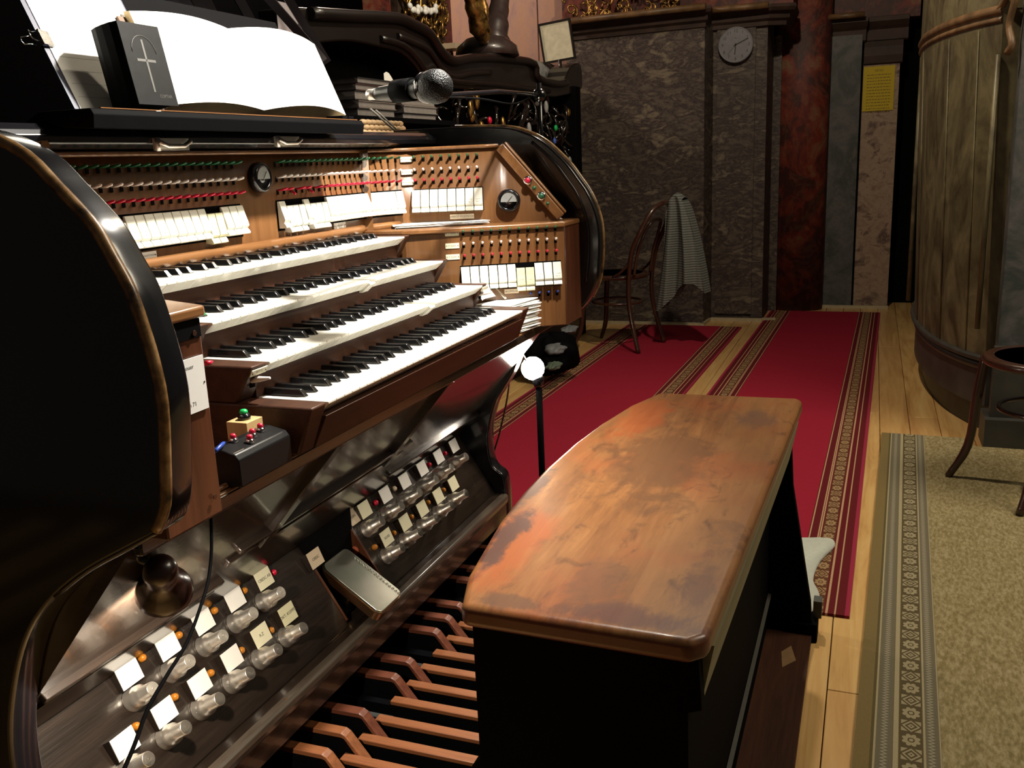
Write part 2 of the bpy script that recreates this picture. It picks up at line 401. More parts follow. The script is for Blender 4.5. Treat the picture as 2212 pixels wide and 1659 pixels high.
MB().tube(smooth_path([(2.97, -1.16, 1.66), (2.9, -1.19, 1.72), (2.88, -1.2, 1.69), (2.91, -1.19, 1.6), (2.88, -1.2, 1.53), (2.9, -1.19, 1.5)], 4), .014, 6).build('scroll', mar_gold, bal)
MB().tube([(arc[0][0], arc[0][1], z) for z in (.33, 1.65)], .012, 6).build('edge_bead', olive, bal)
MB().tube([(2.945, -1.165, z) for z in (.45, 1.5)], .010, 6).build('edge_bead', olive, bal)
oa = off(arc, -.0425)
for i in (9, 16, 21): MB().tube([(oa[i][0], oa[i][1], .33), (arc[i][0], arc[i][1], 1.6)], .0035, 4).build('panel_joint', olive, bal)
# flat flank to the right of the rounded part
MB().box(2.86, 2.955, -2.6, -1.235, .0, 3.4).build('flank', mar_blue, bal)
MB().box(2.81, 2.86, -2.6, -1.22, .0, .40).build('flank_plinth', olive_d, bal)
MB().box(2.768, 2.95, -2.6, -1.20, 0, .12).build('flank_plinth', olive_d, bal)
# wall behind the organist side / back wall of gallery (closes the room softly)
MB().box(-2.4, 8, 3.4, 3.6, 0, 4.2).build('wall_left', plain('dark_left_wall', (.0015, .0015, .002), .9, spec=.02), kind='structure')
# ================================================================== RUNNERS
def rug_mat(name, kind, wd):
    m = Mat(name, .95, 0, .1); P = m.coord(); x, y, z = m.xyz(P)
    e = (y.abs()*-1) + wd/2            # distance from the edge
    pile = m.noise(P, 420, 2); spk = m.noise(P, 60, 3)
    pit = .056 if kind == 'red' else .050
    if kind == 'red':
        m0, mw = .084, .038
        base, dark, tan, mid = (.36, .018, .042), (.13, .014, .018), (.50, .32, .18), (.12, .05, .025)
        motc = (.36, .235, .12)
    else:
        m0, mw = .107, .042
        base, dark, tan, mid = (.31, .255, .125), (.12, .095, .042), (.40, .34, .21), (.11, .085, .045)
        motc = (.36, .31, .19)
    u = (x/pit).fract() - .5; vv = (e - m0)/mw; k = (x/pit).floor().mod(2.0)
    r = (u*u + vv*vv).sqrt(); th = vv.atan2(u)
    petal = r.lt(((th*4).sin().abs()*.12) + .32); hole = r.between(.10, .17); core = r.lt(.05)
    flower = petal*(hole*-1+1)
    dm = u.abs() + vv.abs(); dia = (dm.lt(.42)*dm.gt(.30)).max(dm.lt(.17)*dm.gt(.06)).max(dm.gt(.55)*r.lt(.62)*u.abs().lt(.4))
    mot = (flower*(k*-1+1)) + (dia*k); mot = mot*u.abs().lt(.44)*vv.abs().lt(.46)
    inband = e.between(m0-mw/2, m0+mw/2)
    if kind == 'red':
        c = m.mix(spk*.5, base, tuple(a*.72 for a in base))
        c = m.mix(e.lt(.145), c, dark)
        c = m.mix(e.lt(.012), c, (.33, .03, .065))
        for a, b in ((.034, .038), (.054, .060), (.107, .111), (.113, .117), (.138, .142)): c = m.mix(e.between(a, b), c, tan)
    else:
        gr = m.noise(m.coord((1, 2.6, 1), rot=(0, 0, .5)), 46, 4, .6)
        c = m.ramp(gr, [(.35, (.22, .175, .078)), (.5, (.31, .25, .125)), (.65, (.41, .345, .20))])
        c = m.mix(e.lt(.163), c, dark); c = m.mix(e.lt(.030), c, (.21, .155, .065))
        zz = ((x/.011).fract()-.5).abs()
        for c0 in (.056, .145):
            c = m.mix(e.between(c0-.016, c0+.016), c, (.17, .15, .10))
            c = m.mix(((e-c0)/.02 + zz - .25).abs().lt(.14)*e.between(c0-.014, c0+.014), c, (.34, .31, .23))
        for a, b in ((.036, .040), (.073, .083), (.130, .134), (.160, .1625)): c = m.mix(e.between(a, b), c, tan)
    c = m.mix(inband, c, mid); c = m.mix(mot*inband, c, motc)
    c = m.mix(pile*.55, c, m.mix(.6, c, (.0, .0, .0)))
    m.color(c); m.bump(pile, .5, .002); return m.m
def rug(label, p0, p1, wd, kind, z=.0, lab=None):
    # p0,p1: centre line ends
    d = Vector((p1[0]-p0[0], p1[1]-p0[1], 0)); L = d.length; a = math.atan2(d.y, d.x)
    mb = MB(); mb.grid(lambda s, t: ((s-.5)*L, (t-.5)*wd, .008+.0012*noise.noise(Vector((s*L*4, t*3, kind == 'red')))), 60, 12)
    if kind == 'beige':   # notched where the marbled case stands
        mb = MB(); hx_, hy_ = L/2, wd/2
        mb.prism([(-hx_, -hy_), (hx_-.105, -hy_), (hx_-.105, hy_-.345), (hx_, hy_-.325), (hx_, hy_), (-hx_, hy_)], .0005, .008, 'z')
    else: mb.box(-L/2, L/2, -wd/2, wd/2, .0005, .0075)
    me = mb.mesh('runner', rug_mat('rug_'+kind, kind, wd))
    o = link('carpet_runner', me, ((p0[0]+p1[0])/2, (p0[1]+p1[1])/2, z), rot=(0, 0, a)); tag(o, label, 'carpet runner', 'carpet runners'); return o
rug('crimson runner with tan patterned borders, beside the wooden bench end', (1.19, -.355), (5.98, -.452), .77, 'red', 0)
rug('crimson runner with patterned borders under the bentwood chair', (1.275, .538), (5.28, .455), .80, 'red', .0)
rug('beige mottled runner with brown medallion border, nearest the camera at right', (-1.4, -1.312), (2.866, -1.438), 1.22, 'beige', .001)
# ================================================================== ORGAN CONSOLE
XL, XR = -.358, 1.20          # inner faces of the two cheeks
oc = thing('organ_console', 'black organ console with four manuals, stop tabs and toe studs', 'organ', (.42, .45, 0))
near_prof = [(.80, 1.262), (.30, 1.262), (.20, 1.253), (.130, 1.240), (.075, 1.216), (.039, 1.183), (.015, 1.160), (-.005, 1.138), (-.022, 1.107), (-.038, 1.076), (-.048, 1.040), (-.056, 1.002), (-.060, .955), (-.053, .890), (-.045, .840), (-.028, .808), (.010, .787), (.083, .748), (.143, .706), (.195, .652), (.232, .586), (.262, .50), (.270, .42), (.262, .345), (.235, .32), (.222, .29), (.215, .17), (.21, 0), (.80, 0)]
far_prof = [(.80, 1.285), (.32, 1.283), (.168, 1.275), (.103, 1.257), (.060, 1.234), (.025, 1.204), (-.008, 1.170), (-.033, 1.136), (-.056, 1.118-.015), (-.075, 1.060), (-.086, 1.015), (-.088, .965), (-.085, .915), (-.077, .868), (-.056, .825), (-.027, .792), (.02, .772), (.068, .752), (.100, .732), (.130, .706), (.168, .619), (.205, .560), (.230, .520), (.250, .455), (.257, .400), (.252, .345), (.238, .322), (.218, .307), (.209, .273), (.206, .173), (.20, 0), (.80, 0)]
def dense(prof, a, b):
    q = smooth_path([(0, y, z) for y, z in prof[a:b]], 4); return prof[:a] + [(p.y, p.z) for p in q] + prof[b:]
def cheek(prof, x0, x1):
    o = MB().prism(prof, x0, x1, 'x', smooth=True).build('side_cheek', black, oc, bevel=.005, seg=3)
    for p in o.data.polygons: p.use_smooth = abs(p.normal.x) < .999
    return o
cheek(dense(near_prof, 1, 27), XL-.045, XL); cheek(dense(far_prof, 1, 31), XR, XR+.045)
wornm = Mat('worn_gold_brown_edge', .3, 0, .5, .5); v = wornm.coord((1, 1, 1)); n = wornm.noise(v, 26, 5, .65)
wornm.color(wornm.ramp(n, [(.36, (.02, .012, .008)), (.5, (.20, .105, .035)), (.72, (.42, .26, .12))])); wornm = wornm.m
def rim(prof, i0, i1, x, r, m, name):
    pts = smooth_path([(x, y, z) for y, z in prof[i0:i1]], 3); MB().tube(pts, r, 8).build(name, m, oc, label='worn gold-brown wooden edge bead' if m is wornm else None)
rim([(a+.004, b) for a, b in near_prof], 1, 16, XL-.041, .0065, wornm, 'worn_edge')
rim([(a+.002, b) for a, b in near_prof], 15, 19, XL-.041, .004, darkoak, 'worn_edge')
rim([(a+.004, b) for a, b in far_prof], 1, 15, XR+.040, .007, wornm, 'worn_edge')
rim([(a+.03, b-.0) for a, b in far_prof], 4, 14, XR-.001, .004, black, 'edge_bead')
rim([(a+.006, b) for a, b in far_prof], 14, 20, XR+.01, .004, walnut, 'worn_edge')
# lid (rounded black front), fascia with two nickel latches
lid = [(.80, 1.272), (.42, 1.272), (.384, 1.270), (.370, 1.262), (.364, 1.252), (.366, 1.241), (.380, 1.235), (.41, 1.2335), (.80, 1.2335)]
lo_ = MB().prism(lid, XL, XR, 'x', smooth=False).build('lid', black, oc, bevel=.002)
MB().box(XL, XR, .445, .80, .3, 1.2335).build('rear_case', blackm, oc)
for u, vv in ((370, 312), (620, 306)):
    p = hy(u, vv, .362); mb = MB()
    mb.box(p.x-.042, p.x+.042, .360, .364, p.z-.010, p.z+.010)
    mb.tube([(p.x-.038, .354, p.z+.004), (p.x-.02, .352, p.z-.003), (p.x+.02, .352, p.z-.003), (p.x+.040, .354, p.z+.005)], .004, 6)
    mb.tube([(p.x-.038, .357, p.z-.011), (p.x-.038, .357, p.z+.011)], .0045, 6)
    mb.build('latch', nickel, lo_)
# --- keyboards
PIT, KL = .0234, .150
natme = MB().prism([(0, 0), (0, -.004), (.020, -.020), (KL, -.020), (KL, 0)], -.01105, .01105, 'x').mesh('natural_key', ivory, bevel=.0009, seg=1)
shme = MB().add([(-.0052, 0, 0), (.0052, 0, 0), (.0052, .095, 0), (-.0052, .095, 0), (-.0043, .010, .0115), (.0043, .010, .0115), (.0046, .095, .0115), (-.0046, .095, .0115)],
    [(0, 3, 2, 1), (4, 5, 6, 7), (0, 1, 5, 4), (1, 2, 6, 5), (2, 3, 7, 6), (3, 0, 4, 7)]).mesh('sharp_key', ebony, bevel=.0012, seg=2)
DY, DZ = .09791, .05790
sx_ = [.0205, .0495, .0925, .1205+.0005, .1363+.0125-.0125]
sx_ = [.0213, .0497, .0912, .1182, .1450]
held = {(1, 24), (2, 21)}
for k in range(4):
    y0, z0 = k*DY, .85+k*DZ
    kb = link('keyboard', MB().box(-.002, .8444, y0+.045, y0+KL+.05, z0-.030, z0-.0215).mesh('key_bed', blackm, origin=Vector((.42, y0+.08, z0-.025))), (.42, y0+.08, z0-.025), oc)
    for i in range(36):
        dz = -.006 if (k, i) in held else 0
        link('natural_key', natme, ((i+.5)*PIT, y0, z0+dz), kb)
    for o_ in range(5):
        for s_ in sx_: link('sharp_key', shme, (o_*PIT*7+s_, y0+.0505, z0), kb)
    # slip board under the manual above / behind the keys
    if k < 3: MB().box(-.004, .846, y0+DY+.027, y0+DY+.041, z0-.02, z0+DZ-.021).build('key_slip', walnut, oc, bevel=.001)
    # key cheeks
    zb = .776 if k == 0 else z0-DZ+.0
    for s_, xa, xb in ((-1, -.045, -.0035), (1, .8465, .888 if k == 0 else .872)):
        pr = [(y0-.001, z0+.001), (y0+.030, zb-.0), (y0+.20, zb), (y0+.20, z0+.001)]
        if k: pr = [(y0-.001, z0+.001), (y0+.034, z0-DZ+.001), (y0+.20, z0-DZ+.001), (y0+.20, z0+.001)]
        MB().prism(pr, xa, xb, 'x').build('key_cheek', walnut, oc, bevel=.004)
MB().prism([(.003, .829), (.028, .777), (.04, .777), (.04, .829)], -.0035, .8465, 'x').build('key_slip', walnut, oc, bevel=.001)
MB().box(XL, XR, .43, .44, .77, 1.06).build('inner_back', walnut, oc)
# small plates and thumb pistons on the key cheek fronts
def plate(o, u, v, wd, ht, body, parent, m=white, size=.007, name='name_plate', screws=True, th=.0015):
    u, v = Vector(u).normalized(), Vector(v).normalized(); n = u.cross(v)
    M = frame(o, u, v, n); mb = MB().box(-wd/2, wd/2, -ht/2, ht/2, 0, th, 0, M)
    if body:
        lines = body.split('\n')
        for i, l in enumerate(lines):
            mb.text(l, size, M @ Matrix.Translation((0, (len(lines)-1)*size*.75 - i*size*1.5, th+.0002)), 1)
    if screws:
        for sx in (-1, 1): mb.lathe([(.0012, th), (.0012, th+.0006)], 6, 1, M @ Matrix.Translation((sx*(wd/2-.003), 0, 0)))
    return mb.build(name, [m, ink], parent, normals=False)
def cheek_front(k, x, dz, body, piston=True):
    y0, z0 = k*DY, .85+k*DZ; sl = Vector((0, -.034, .058)).normalized()
    P = Vector((x, y0, z0)) - sl*dz
    plate(P + Vector((0, -.0015, -.001)), (1, 0, 0), sl, .038, .011, body, oc, cream, .006)
    if piston:
        q = P - sl*.020 + Vector((0, -.004, 0))
        MB().tube([q+Vector((-.004, .008, 0)), q+Vector((0, -.008, .004)), q+Vector((.002, -.026, .006))], [.003, .0045, .002], 8).box(q.x-.006, q.x+.004, q.y+.004, q.y+.007, q.z-.009, q.z-.001, 1).build('stop_lever', [whitep, void], oc)
cheek_front(1, -.024, .010, "TUTTI"); cheek_front(1, .862, .010, "TUTTI")
# --- key desk shelf, jambs
ZS, YS = .775, .045
MB().box(XL, XR, YS, .43, ZS-.018, ZS-.0005).build('key_desk', honeyx, oc, bevel=.003)
MB().tube([(-.30, YS+.008, ZS+.003), (.02, YS+.008, ZS+.003)], .004, 8).build('pencil_ledge', honeyx, oc)
jr = [(1.074, -.03), (.955, .185), (.885, .315), (.885, .425), (XR, .425), (XR, -.03)]
jr_in = [(1.074, -.03), (.885, .315)]
jl = [(-.26, 0), (XL, 0), (XL, .425), (-.045, .425), (-.045, .36), (-.20, .15)]
jamR = MB().prism(jr, ZS, 1.022, 'z').build('stop_jamb', honey, oc, bevel=.002)
MB().prism([(1.068, -.036), (.945, .185), (.872, .315), (.872, .43), (XR, .43), (XR, -.036)], 1.0225, 1.036, 'z').build('jamb_top', honeyx, oc, bevel=.004)
MB().box(1.076, XR, -.034, -.030, ZS, 1.022).build('jamb_post', walnutz, oc)
jamL = MB().prism(jl, ZS, 1.022, 'z').build('stop_jamb', walnutz, oc, bevel=.002)
MB().prism([(-.254, -.006), (XL, -.006), (XL, .43), (-.04, .43), (-.04, .36), (-.192, .15)], 1.0225, 1.037, 'z').build('jamb_top', honeyx, oc, bevel=.004)
MB().box(XL, -.262, -.002, 0, 1.0, 1.022).build('black_band', void, oc)  # thin black band across the post front, just below the jamb top
plate((-.303, -.0015, .945), (1, 0, 0), (0, 0, 1), .076, .066, 'onen Iblouer\n\nCME\n\nec Kunn 71', oc, white, .0075)
for z in (1.006, .80): MB().lathe([(.0035, 0), (.0035, .001)], 10, 0, Matrix.Translation((-.275, -.003, z)) @ Matrix.Rotation(PI/2, 4, 'X')).build('screw', bentw, oc)
# --- upper stop panel: flat, curved, then angled; built as a path in plan
A2, B2 = Vector((1.0185, .334, 0)), Vector((1.069, .1575, 0)); dir2 = (B2-A2).normalized()
path = [Vector((XL, .10, 0)), Vector((-.24, .30, 0)), Vector((-.14, .385, 0)), Vector((-.05, .418, 0)), Vector((.05, .42, 0)), Vector((.80, .42, 0)), Vector((.875, .415, 0)), Vector((.935, .402, 0)), Vector((.985, .378, 0)), A2 + dir2*-.016, A2, B2 + dir2*.1785]
path = [path[0], path[1]] + smooth_path(path[1:11], 4)[1:] + [path[11]]
cum = [0]
for i in range(1, len(path)): cum.append(cum[-1]+(path[i]-path[i-1]).length)
def at_s(s_):
    for i in range(1, len(path)):
        if cum[i] >= s_ or i == len(path)-1:
            t = (s_-cum[i-1])/(cum[i]-cum[i-1]); p = path[i-1].lerp(path[i], t)
            a = path[max(i-2, 0)]; d = (path[i]-path[i-1]).normalized(); return p, d
def s_of_x(x):
    for i in range(1, len(path)):
        if path[i].x >= x: t = (x-path[i-1].x)/(path[i].x-path[i-1].x); return cum[i-1]+t*(cum[i]-cum[i-1])
ZT, ZB = 1.229, 1.036
# panel body
mb = MB(); n = len(path)
# right end is cut diagonally from the top back to the shelf front
def top_at(p, s_):
    sc0 = s_of_x(1.0185) + .218
    return ZT if s_ <= sc0 else max(ZB+.004, ZT-(s_-sc0)*(ZT-ZB)/(cum[-1]-.005-sc0))
sm = [cum[-1]*i/150 for i in range(151)]
fr = []; 
for s_ in sm:
    p, d = at_s(s_); fr.append((p, d, top_at(p, s_)))
vs = [Vector((p.x, p.y, ZB)) for p, d, t in fr] + [Vector((p.x, p.y, t)) for p, d, t in fr]
nrm = [Vector((-d.y, d.x, 0))*.02 for p, d, t in fr]
vs += [Vector((p.x, p.y, ZB))+nn for (p, d, t), nn in zip(fr, nrm)] + [Vector((p.x, p.y, t))+nn for (p, d, t), nn in zip(fr, nrm)]
m_ = len(fr); fs = []
for i in range(m_-1):
    fs += [(i, i+1, m_+i+1, m_+i), (2*m_+i, 3*m_+i, 3*m_+i+1, 2*m_+i+1), (m_+i, m_+i+1, 3*m_+i+1, 3*m_+i)]
fs += [(m_-1, 3*m_-1, 4*m_-1, 2*m_-1)]
panel = MB().add(vs, fs, smooth=True).build('stop_panel', honey, oc, normals=False)
# diagonal frame bar with lamp jewels at right end of the panel
i0 = next(i for i, f_ in enumerate(fr) if f_[2] < ZT-.001)
pA = Vector((fr[i0-1][0].x, fr[i0-1][0].y, ZT)); pB = Vector((fr[-1][0].x, fr[-1][0].y, ZB+.004)); dd = (pB-pA).normalized(); nd = Vector((dir2.y, -dir2.x, 0)); nd = Vector((dir2.y, -dir2.x, 0)) if Vector((dir2.y, -dir2.x, 0)).x < 0 else -Vector((dir2.y, -dir2.x, 0))
side = dd.cross(nd).normalized()
Mb = frame(pA - nd*.0, dd, side, nd); Ld = (pB-pA).length
MB().box(.006, Ld-.006, -.012, .012, -.03, .012, 0, Mb).build('diagonal_rail', honeyx, oc, bevel=.003)
MB().box(.006, Ld-.006, -.019, -.0125, -.03, .006, 0, Mb).build('diagonal_rail', honeyx, oc, bevel=.003)
for t, m2, r in ((.47, redm, .011), (.57, greenm, .005), (.68, greenm, .011), (.78, greenm, .004)):
    mb = MB().lathe([(r, .014), (r, .018), (r*.7, .019)], 16, 0, Mb @ Matrix.Translation((Ld*t, .002, 0))).lathe([(r*.68, .0185), (r*.6, .021), (.0001, .022)], 14, 1, Mb @ Matrix.Translation((Ld*t, .002, 0)))
    mb.build('indicator_jewel', [chrome if r > .006 else greenm, m2], oc)
MB().tube([Vector((p.x, p.y, ZT-.002))+Vector((d.y, -d.x, 0))*.004 for p, d, t in fr[:i0:3]], .005, 6).build('top_bead', honeyx, oc)
MB().tube([Vector((p.x, p.y, ZB+.006))+Vector((d.y, -d.x, 0))*.008 for p, d, t in fr[:118:3]], .010, 8).build('bottom_bead', honeyx, oc)
# stop tabs and setting levers
tabprof = [(.027, .003), (.027, .0075), (.021, .0095), (.010, .0125), (-.004, .0175), (-.012, .0195), (-.016, .0165), (-.0165, .0145), (-.022, .0195), (-.0265, .0215), (-.0285, .0185), (-.0285, .003)]
def tab_mesh(nm, m, words=None):
    mb = MB().prism([(w_, v_) for v_, w_ in tabprof], -.0103, .0103, 'x', smooth=False)   # (x: u, y: w, z: v)
    if words:
        for i, l in enumerate(words.split('\n')):
            mb.text(l, .0052, frame((0, .0178-.002*i*-1-.0012, -.001-.0065*i), (1, 0, 0), (0, .25, 1), (0, 1, -.25)) @ Matrix.Rotation(0, 4, 'Z'), 1)
    return mb.mesh(nm, [m, ink], bevel=.0012, seg=2)
wl = ['Septima\n1 1/7', 'Quint\n2 2/3', 'Cymbel\n1', 'Mixtur\n2 2/3', 'Terz\n1 3/5', 'Flöte\n4', 'Oboe\n8', 'Gamba\n8', 'III + I', 'II + I']
tabs_w = [tab_mesh('stop_tab', tabm, t) for t in (None, wl[1], wl[2], wl[3], wl[5], wl[6], wl[7])]; tabs_y = [tab_mesh('stop_tab', tabp, t) for t in (wl[8], wl[9])]
def lever_mesh(nm, m, L=.026, fat=.0028):
    return MB().box(-.0035, .0035, -.0004, .0003, -.006, .0045, 1).tube([(0, 0, .003), (0, L*.5, .004), (0, L*.9, .0065), (0, L, .007)], [fat*.7, fat, fat*.95, fat*.4], 6).mesh(nm, [m, void])
lev = {c: lever_mesh('setting_lever', m) for c, m in (('g', greenm), ('w', whitep), ('r', redm), ('b', bluem))}
lev_s = {c: lever_mesh('setting_lever', m, .014, .0032) for c, m in (('g', greenm), ('w', whitep), ('r', redm), ('b', bluem))}
def put(me, p, outv, parent, tilt=0, name='stop_tab'):
    # local y -> out, z -> up
    a = math.atan2(outv.y, outv.x) - PI/2
    return link(name, me, p, parent, rot=(tilt, 0, a))
def tab_run(positions, zt, zr, parent, yellow=(), down=(), levers=lev, cols='gwr', flip=()):
    for i, (p, d) in enumerate(positions):
        out = Vector((d.y, -d.x, 0))
        me = tabs_y[i % 2] if i in yellow else tabs_w[(i*3+1) % len(tabs_w)]
        dn = i in down
        q = Vector((p.x, p.y, zt - (.009 if dn else 0))) + out*(.0005)
        # local x must point along +d when seen from outside: rotate 180 handled by atan2
        o = put(me, q, out, parent, -.12 if dn else 0)
        for c, zz in zip(cols, zr):
            l = put(levers[c], Vector((p.x, p.y, zz)) + out*.0008, out, parent, 0, 'setting_lever')
            if c == 'r' and i in flip: l.rotation_euler = (-.5, 0, l.rotation_euler.z - .55)
mbs = MB()
SP = .0228
flat0 = .527
ZR = (1.203, 1.172, 1.146); ZTAB = 1.099
sl = s_of_x(.384); left = [at_s(sl - SP*i) for i in range(19)][::-1]
tab_run(left, ZTAB, ZR, panel, yellow=(14, 15), down=(4, 14, 15))
sc_ = s_of_x(.527); nC = 26
sA = s_of_x(1.0185-.0034)
cent = [at_s(sc_ + SP*i) for i in range(nC) if sc_+SP*i < sA-.036]
tab_run(cent, ZTAB, ZR, panel, yellow=(), down=(1, 2, 3, 5, 6, 7), flip=(2, 5))
rgt = [at_s(sA + .006 + SP*i) for i in range(8)]
tab_run(rgt, ZTAB, ZR, panel, levers=lev_s)
# black backing slots behind the tabs
def backing(ps, z0, z1, parent):
    a, b = ps[0], ps[-1]; vs = []
    for p, d in [(a[0]-a[1]*.012, a[1])] + ps + [(b[0]+b[1]*.012, b[1])]:
        out = Vector((d.y, -d.x, 0))*.0012; vs.append((Vector((p.x, p.y, z0))+out, Vector((p.x, p.y, z1))+out))
    mb = MB()
    for i in range(len(vs)-1): mb.add([vs[i][0], vs[i+1][0], vs[i+1][1], vs[i][1]], [(0, 1, 2, 3)])
    mb.build('tab_slot', void, parent, normals=False)
backing(left, ZTAB-.034, ZTAB+.030, panel); backing(cent, ZTAB-.034, ZTAB+.030, panel); backing(rgt, ZTAB-.030, ZTAB+.029, panel)
# dials (black bulls-eye register gauges)
def gauge(p, out, r, parent):
    M = Matrix.Translation(p) @ out.to_track_quat('Z', 'Y').to_matrix().to_4x4()
    mb = MB().lathe([(r, 0), (r*1.02, .010), (r*.93, .017), (r*.78, .019), (r*.72, .016)], 28, 0, M)
    mb.lathe([(r*.71, .0162), (.0001, .0164)], 24, 1, M)
    Mg = M @ Matrix.Rotation(PI if (M.to_3x3() @ Vector((0, 1, 0))).z < 0 else 0, 4, 'Z')
    V_ = [(0, -r*.10, .0170)] + [(r*.70*math.cos(a), r*.70*math.sin(a)-.1*r*(1-abs(math.sin(a))), .0170) for a in [PI*i/14 for i in range(15)]]
    mb.add([Mg @ Vector(v_) for v_ in V_], [(0, 1+i, 2+i) for i in range(14)], 2)
    mb.box(-.0006, .0006, -r*.1, r*.5, .0175, .0180, 1, Mg @ Matrix.Rotation(-.7, 4, 'Z'))
    return mb.build('register_gauge', [black, ebony, plain('silver_grey_glass', (.30, .31, .30), .15, coat=.5)], parent)
gl = hy(555, 384, .42); gauge(gl, Vector((0, -1, 0)), .030, panel)
p2 = hp(1100, 433, A2, (dir2.y, -dir2.x, 0)); o2 = Vector((dir2.y, -dir2.x, 0)); o2 = o2 if o2.x < 0 else -o2
gauge(Vector((p2.x, p2.y, p2.z)), o2, .029, panel)
# cream engraved plates between groups, and name strips
o3 = o2
def pl_on_panel(u, v, P0, nrm_, wd, ht, body, size=.006, m=cream, parent=panel):
    p = hp(u, v, P0, nrm_); nn = Vector(nrm_).normalized()
    if nn.dot(CAM-p) < 0: nn = -nn
    uu = Vector((0, 0, 1)).cross(nn).normalized(); plate(p+nn*.001, uu, (0, 0, 1), wd, ht, body, parent, m, size)
a_, d_ = cent[-1]; pc = a_.lerp(rgt[0][0], .55); dc = (rgt[0][0]-a_).normalized(); oc_ = Vector((dc.y, -dc.x, 0))
for zz, t in zip(ZR, ('1° szabad', '2° szabad', '3° szabad')):
    plate(Vector((pc.x, pc.y, zz))+oc_*.001, dc, (0, 0, 1), .030, .013, t[:2]+' komb.', panel, cream, .0055)
p = rgt[5][0]; plate(Vector((p.x, p.y, 1.0555))+o2*.0012, dir2, (0, 0, 1), .062, .012, 'RECIT POSITIV II', panel, tanlab, .007)
plate((.115, .4185, 1.056), (1, 0, 0), (0, 0, 1), .062, .013, 'OBERWERK HAUPTWERK', panel, white, .0048)
plate((.757, .4185, 1.058), (1, 0, 0), (0, 0, 1), .052, .014, 'SCHWELLWERK  III', panel, white, .0050)
# right jamb: 11 tabs with levers, blue levers underneath, cream plates
jd = (Vector((jr_in[0][0], jr_in[0][1], 0)) - Vector((jr_in[1][0], jr_in[1][1], 0))).normalized(); jn = Vector((jd.y, -jd.x, 0))
jP = Vector((1.074, -.03, 0))
def jpt(u, v): return hp(u, v, jP, (jn.x, jn.y, 0))
first = jpt(1000+0, 587); last = jpt(1201, 587)
g0, g1 = jpt(1000, 503), jpt(1199, 494); rows = [(jpt(1000, a).z+jpt(1199, b).z)/2 for a, b in ((503, 494), (528, 522), (554, 547))]
zt = (jpt(1004, 596).z + jpt(1204, 592).z)/2
pos = []
for i in range(11):
    t = i/10; p = Vector((g0.x, g0.y, 0)).lerp(Vector((g1.x, g1.y, 0)), t); pos.append((p, jd))
spj = (pos[1][0]-pos[0][0]).length
tab_run(pos, zt, rows, jamR, yellow=(6, 7), down=(6, 7), levers=lev_s)
backing(pos, zt-.033, zt+.030, jamR)
bz = jpt(1200, 633).z
for i in range(7, 11): put(lev_s['b'], Vector((pos[i][0].x, pos[i][0].y, bz)), jn, jamR, 0, 'setting_lever')
for (u, v), t in zip(((976, 504), (977, 531), (978, 555)), ('1° komb.', '2° komb.', '3° komb.')):
    pl_on_panel(u, v, jP, (jn.x, jn.y, 0), .034, .013, t, .0055, cream, jamR)
pl_on_panel(1105, 629, jP, (jn.x, jn.y, 0), .036, .011, 'KOPPELN', .0065, tanlab, jamR)
# --- kneeboard, toe board, base rail
kp = lambda z, o=0: (.045+.85*(.775-z)-o, z)
KN = Vector((0, .7619, .6476)).normalized()*-1      # outward normal of the kneeboard (towards the knees, facing down)
KP0 = (0, .045, .775)
KNv = (0, 1, .85)
MB().prism([kp(.757), kp(.425), (.40, .43), (.12, .762)], XL, XR, 'x').build('kneeboard', darkoakz, oc)
MB().box(XL, XR, YS-.001, YS+.012, ZS-.026, ZS-.004).build('desk_edge', darkoak, oc, bevel=.003)
def on_knee(u, v): return hp(u, v, KP0, KNv)
ku = Vector((0, .85, -1)).normalized(); kn = Vector((0, -1, -.85)).normalized()
def kbatten(pa, pb, wd, th, name='batten', m=darkoak):
    d = (pb-pa); L = d.length; d.normalize(); s_ = kn.cross(d).normalized()
    MB().box(0, L, -wd/2, wd/2, -.004, th, 0, frame(pa, d, s_, kn)).build(name, m, oc, bevel=.0015, seg=1)
zt_of = lambda z, x: Vector((x, .045+.85*(.775-z), z))
for x in (.115, .56): kbatten(zt_of(.750, x), zt_of(.56, x-.02), .030, .012)
for z, w_, th in ((.590, .010, .012), (.560, .016, .007)): kbatten(zt_of(z, .0), zt_of(z, .62), w_, th, 'fillet')
kbatten(zt_of(.520, XL+.005), zt_of(.520, .02), .012, .012, 'fillet'); kbatten(zt_of(.497, XL+.005), zt_of(.497, .02), .010, .007, 'fillet')
kbatten(zt_of(.49, .66), zt_of(.49, XR-.005), .012, .010, 'fillet')
# toe board split by the pedal recess
TT = math.radians(32); tu = Vector((0, math.sin(TT), math.cos(TT))); tn = Vector((0, -math.cos(TT), math.sin(TT))); TP0 = Vector((0, .25, .26))
def tp(x, t, o=0): return TP0 + Vector((x, 0, 0)) + tu*t + tn*o
TL = .205
def tq(u, v, o=0): 
    p = hp(u, v, TP0+tn*o, tn); return p.x, (p-TP0-tn*o).dot(tu)
xa_, _ = tq(708, 1190); xc_, _ = tq(775, 1160)
xa_, xc_ = .375, .555
def toe_seg(x0, x1):
    M = frame(TP0, (1, 0, 0), tu, tn)
    return MB().box(x0, x1, -.012, TL, -.022, 0, 0, M).build('toe_board', darkoak, oc, bevel=.002)
tbL = toe_seg(XL, xa_); tbR = toe_seg(xc_, XR)
MB().box(xa_, xc_, .33, .62, .2, .46).build('pedal_recess', void, oc)
MB().prism([(.25+.53*TL, .26+.848*TL), (.40, .43), (.40, .45), (.33, .45)], XL, XR, 'x').build('toe_board_cap', darkoak, oc)
M = frame(TP0, (1, 0, 0), tu, tn)
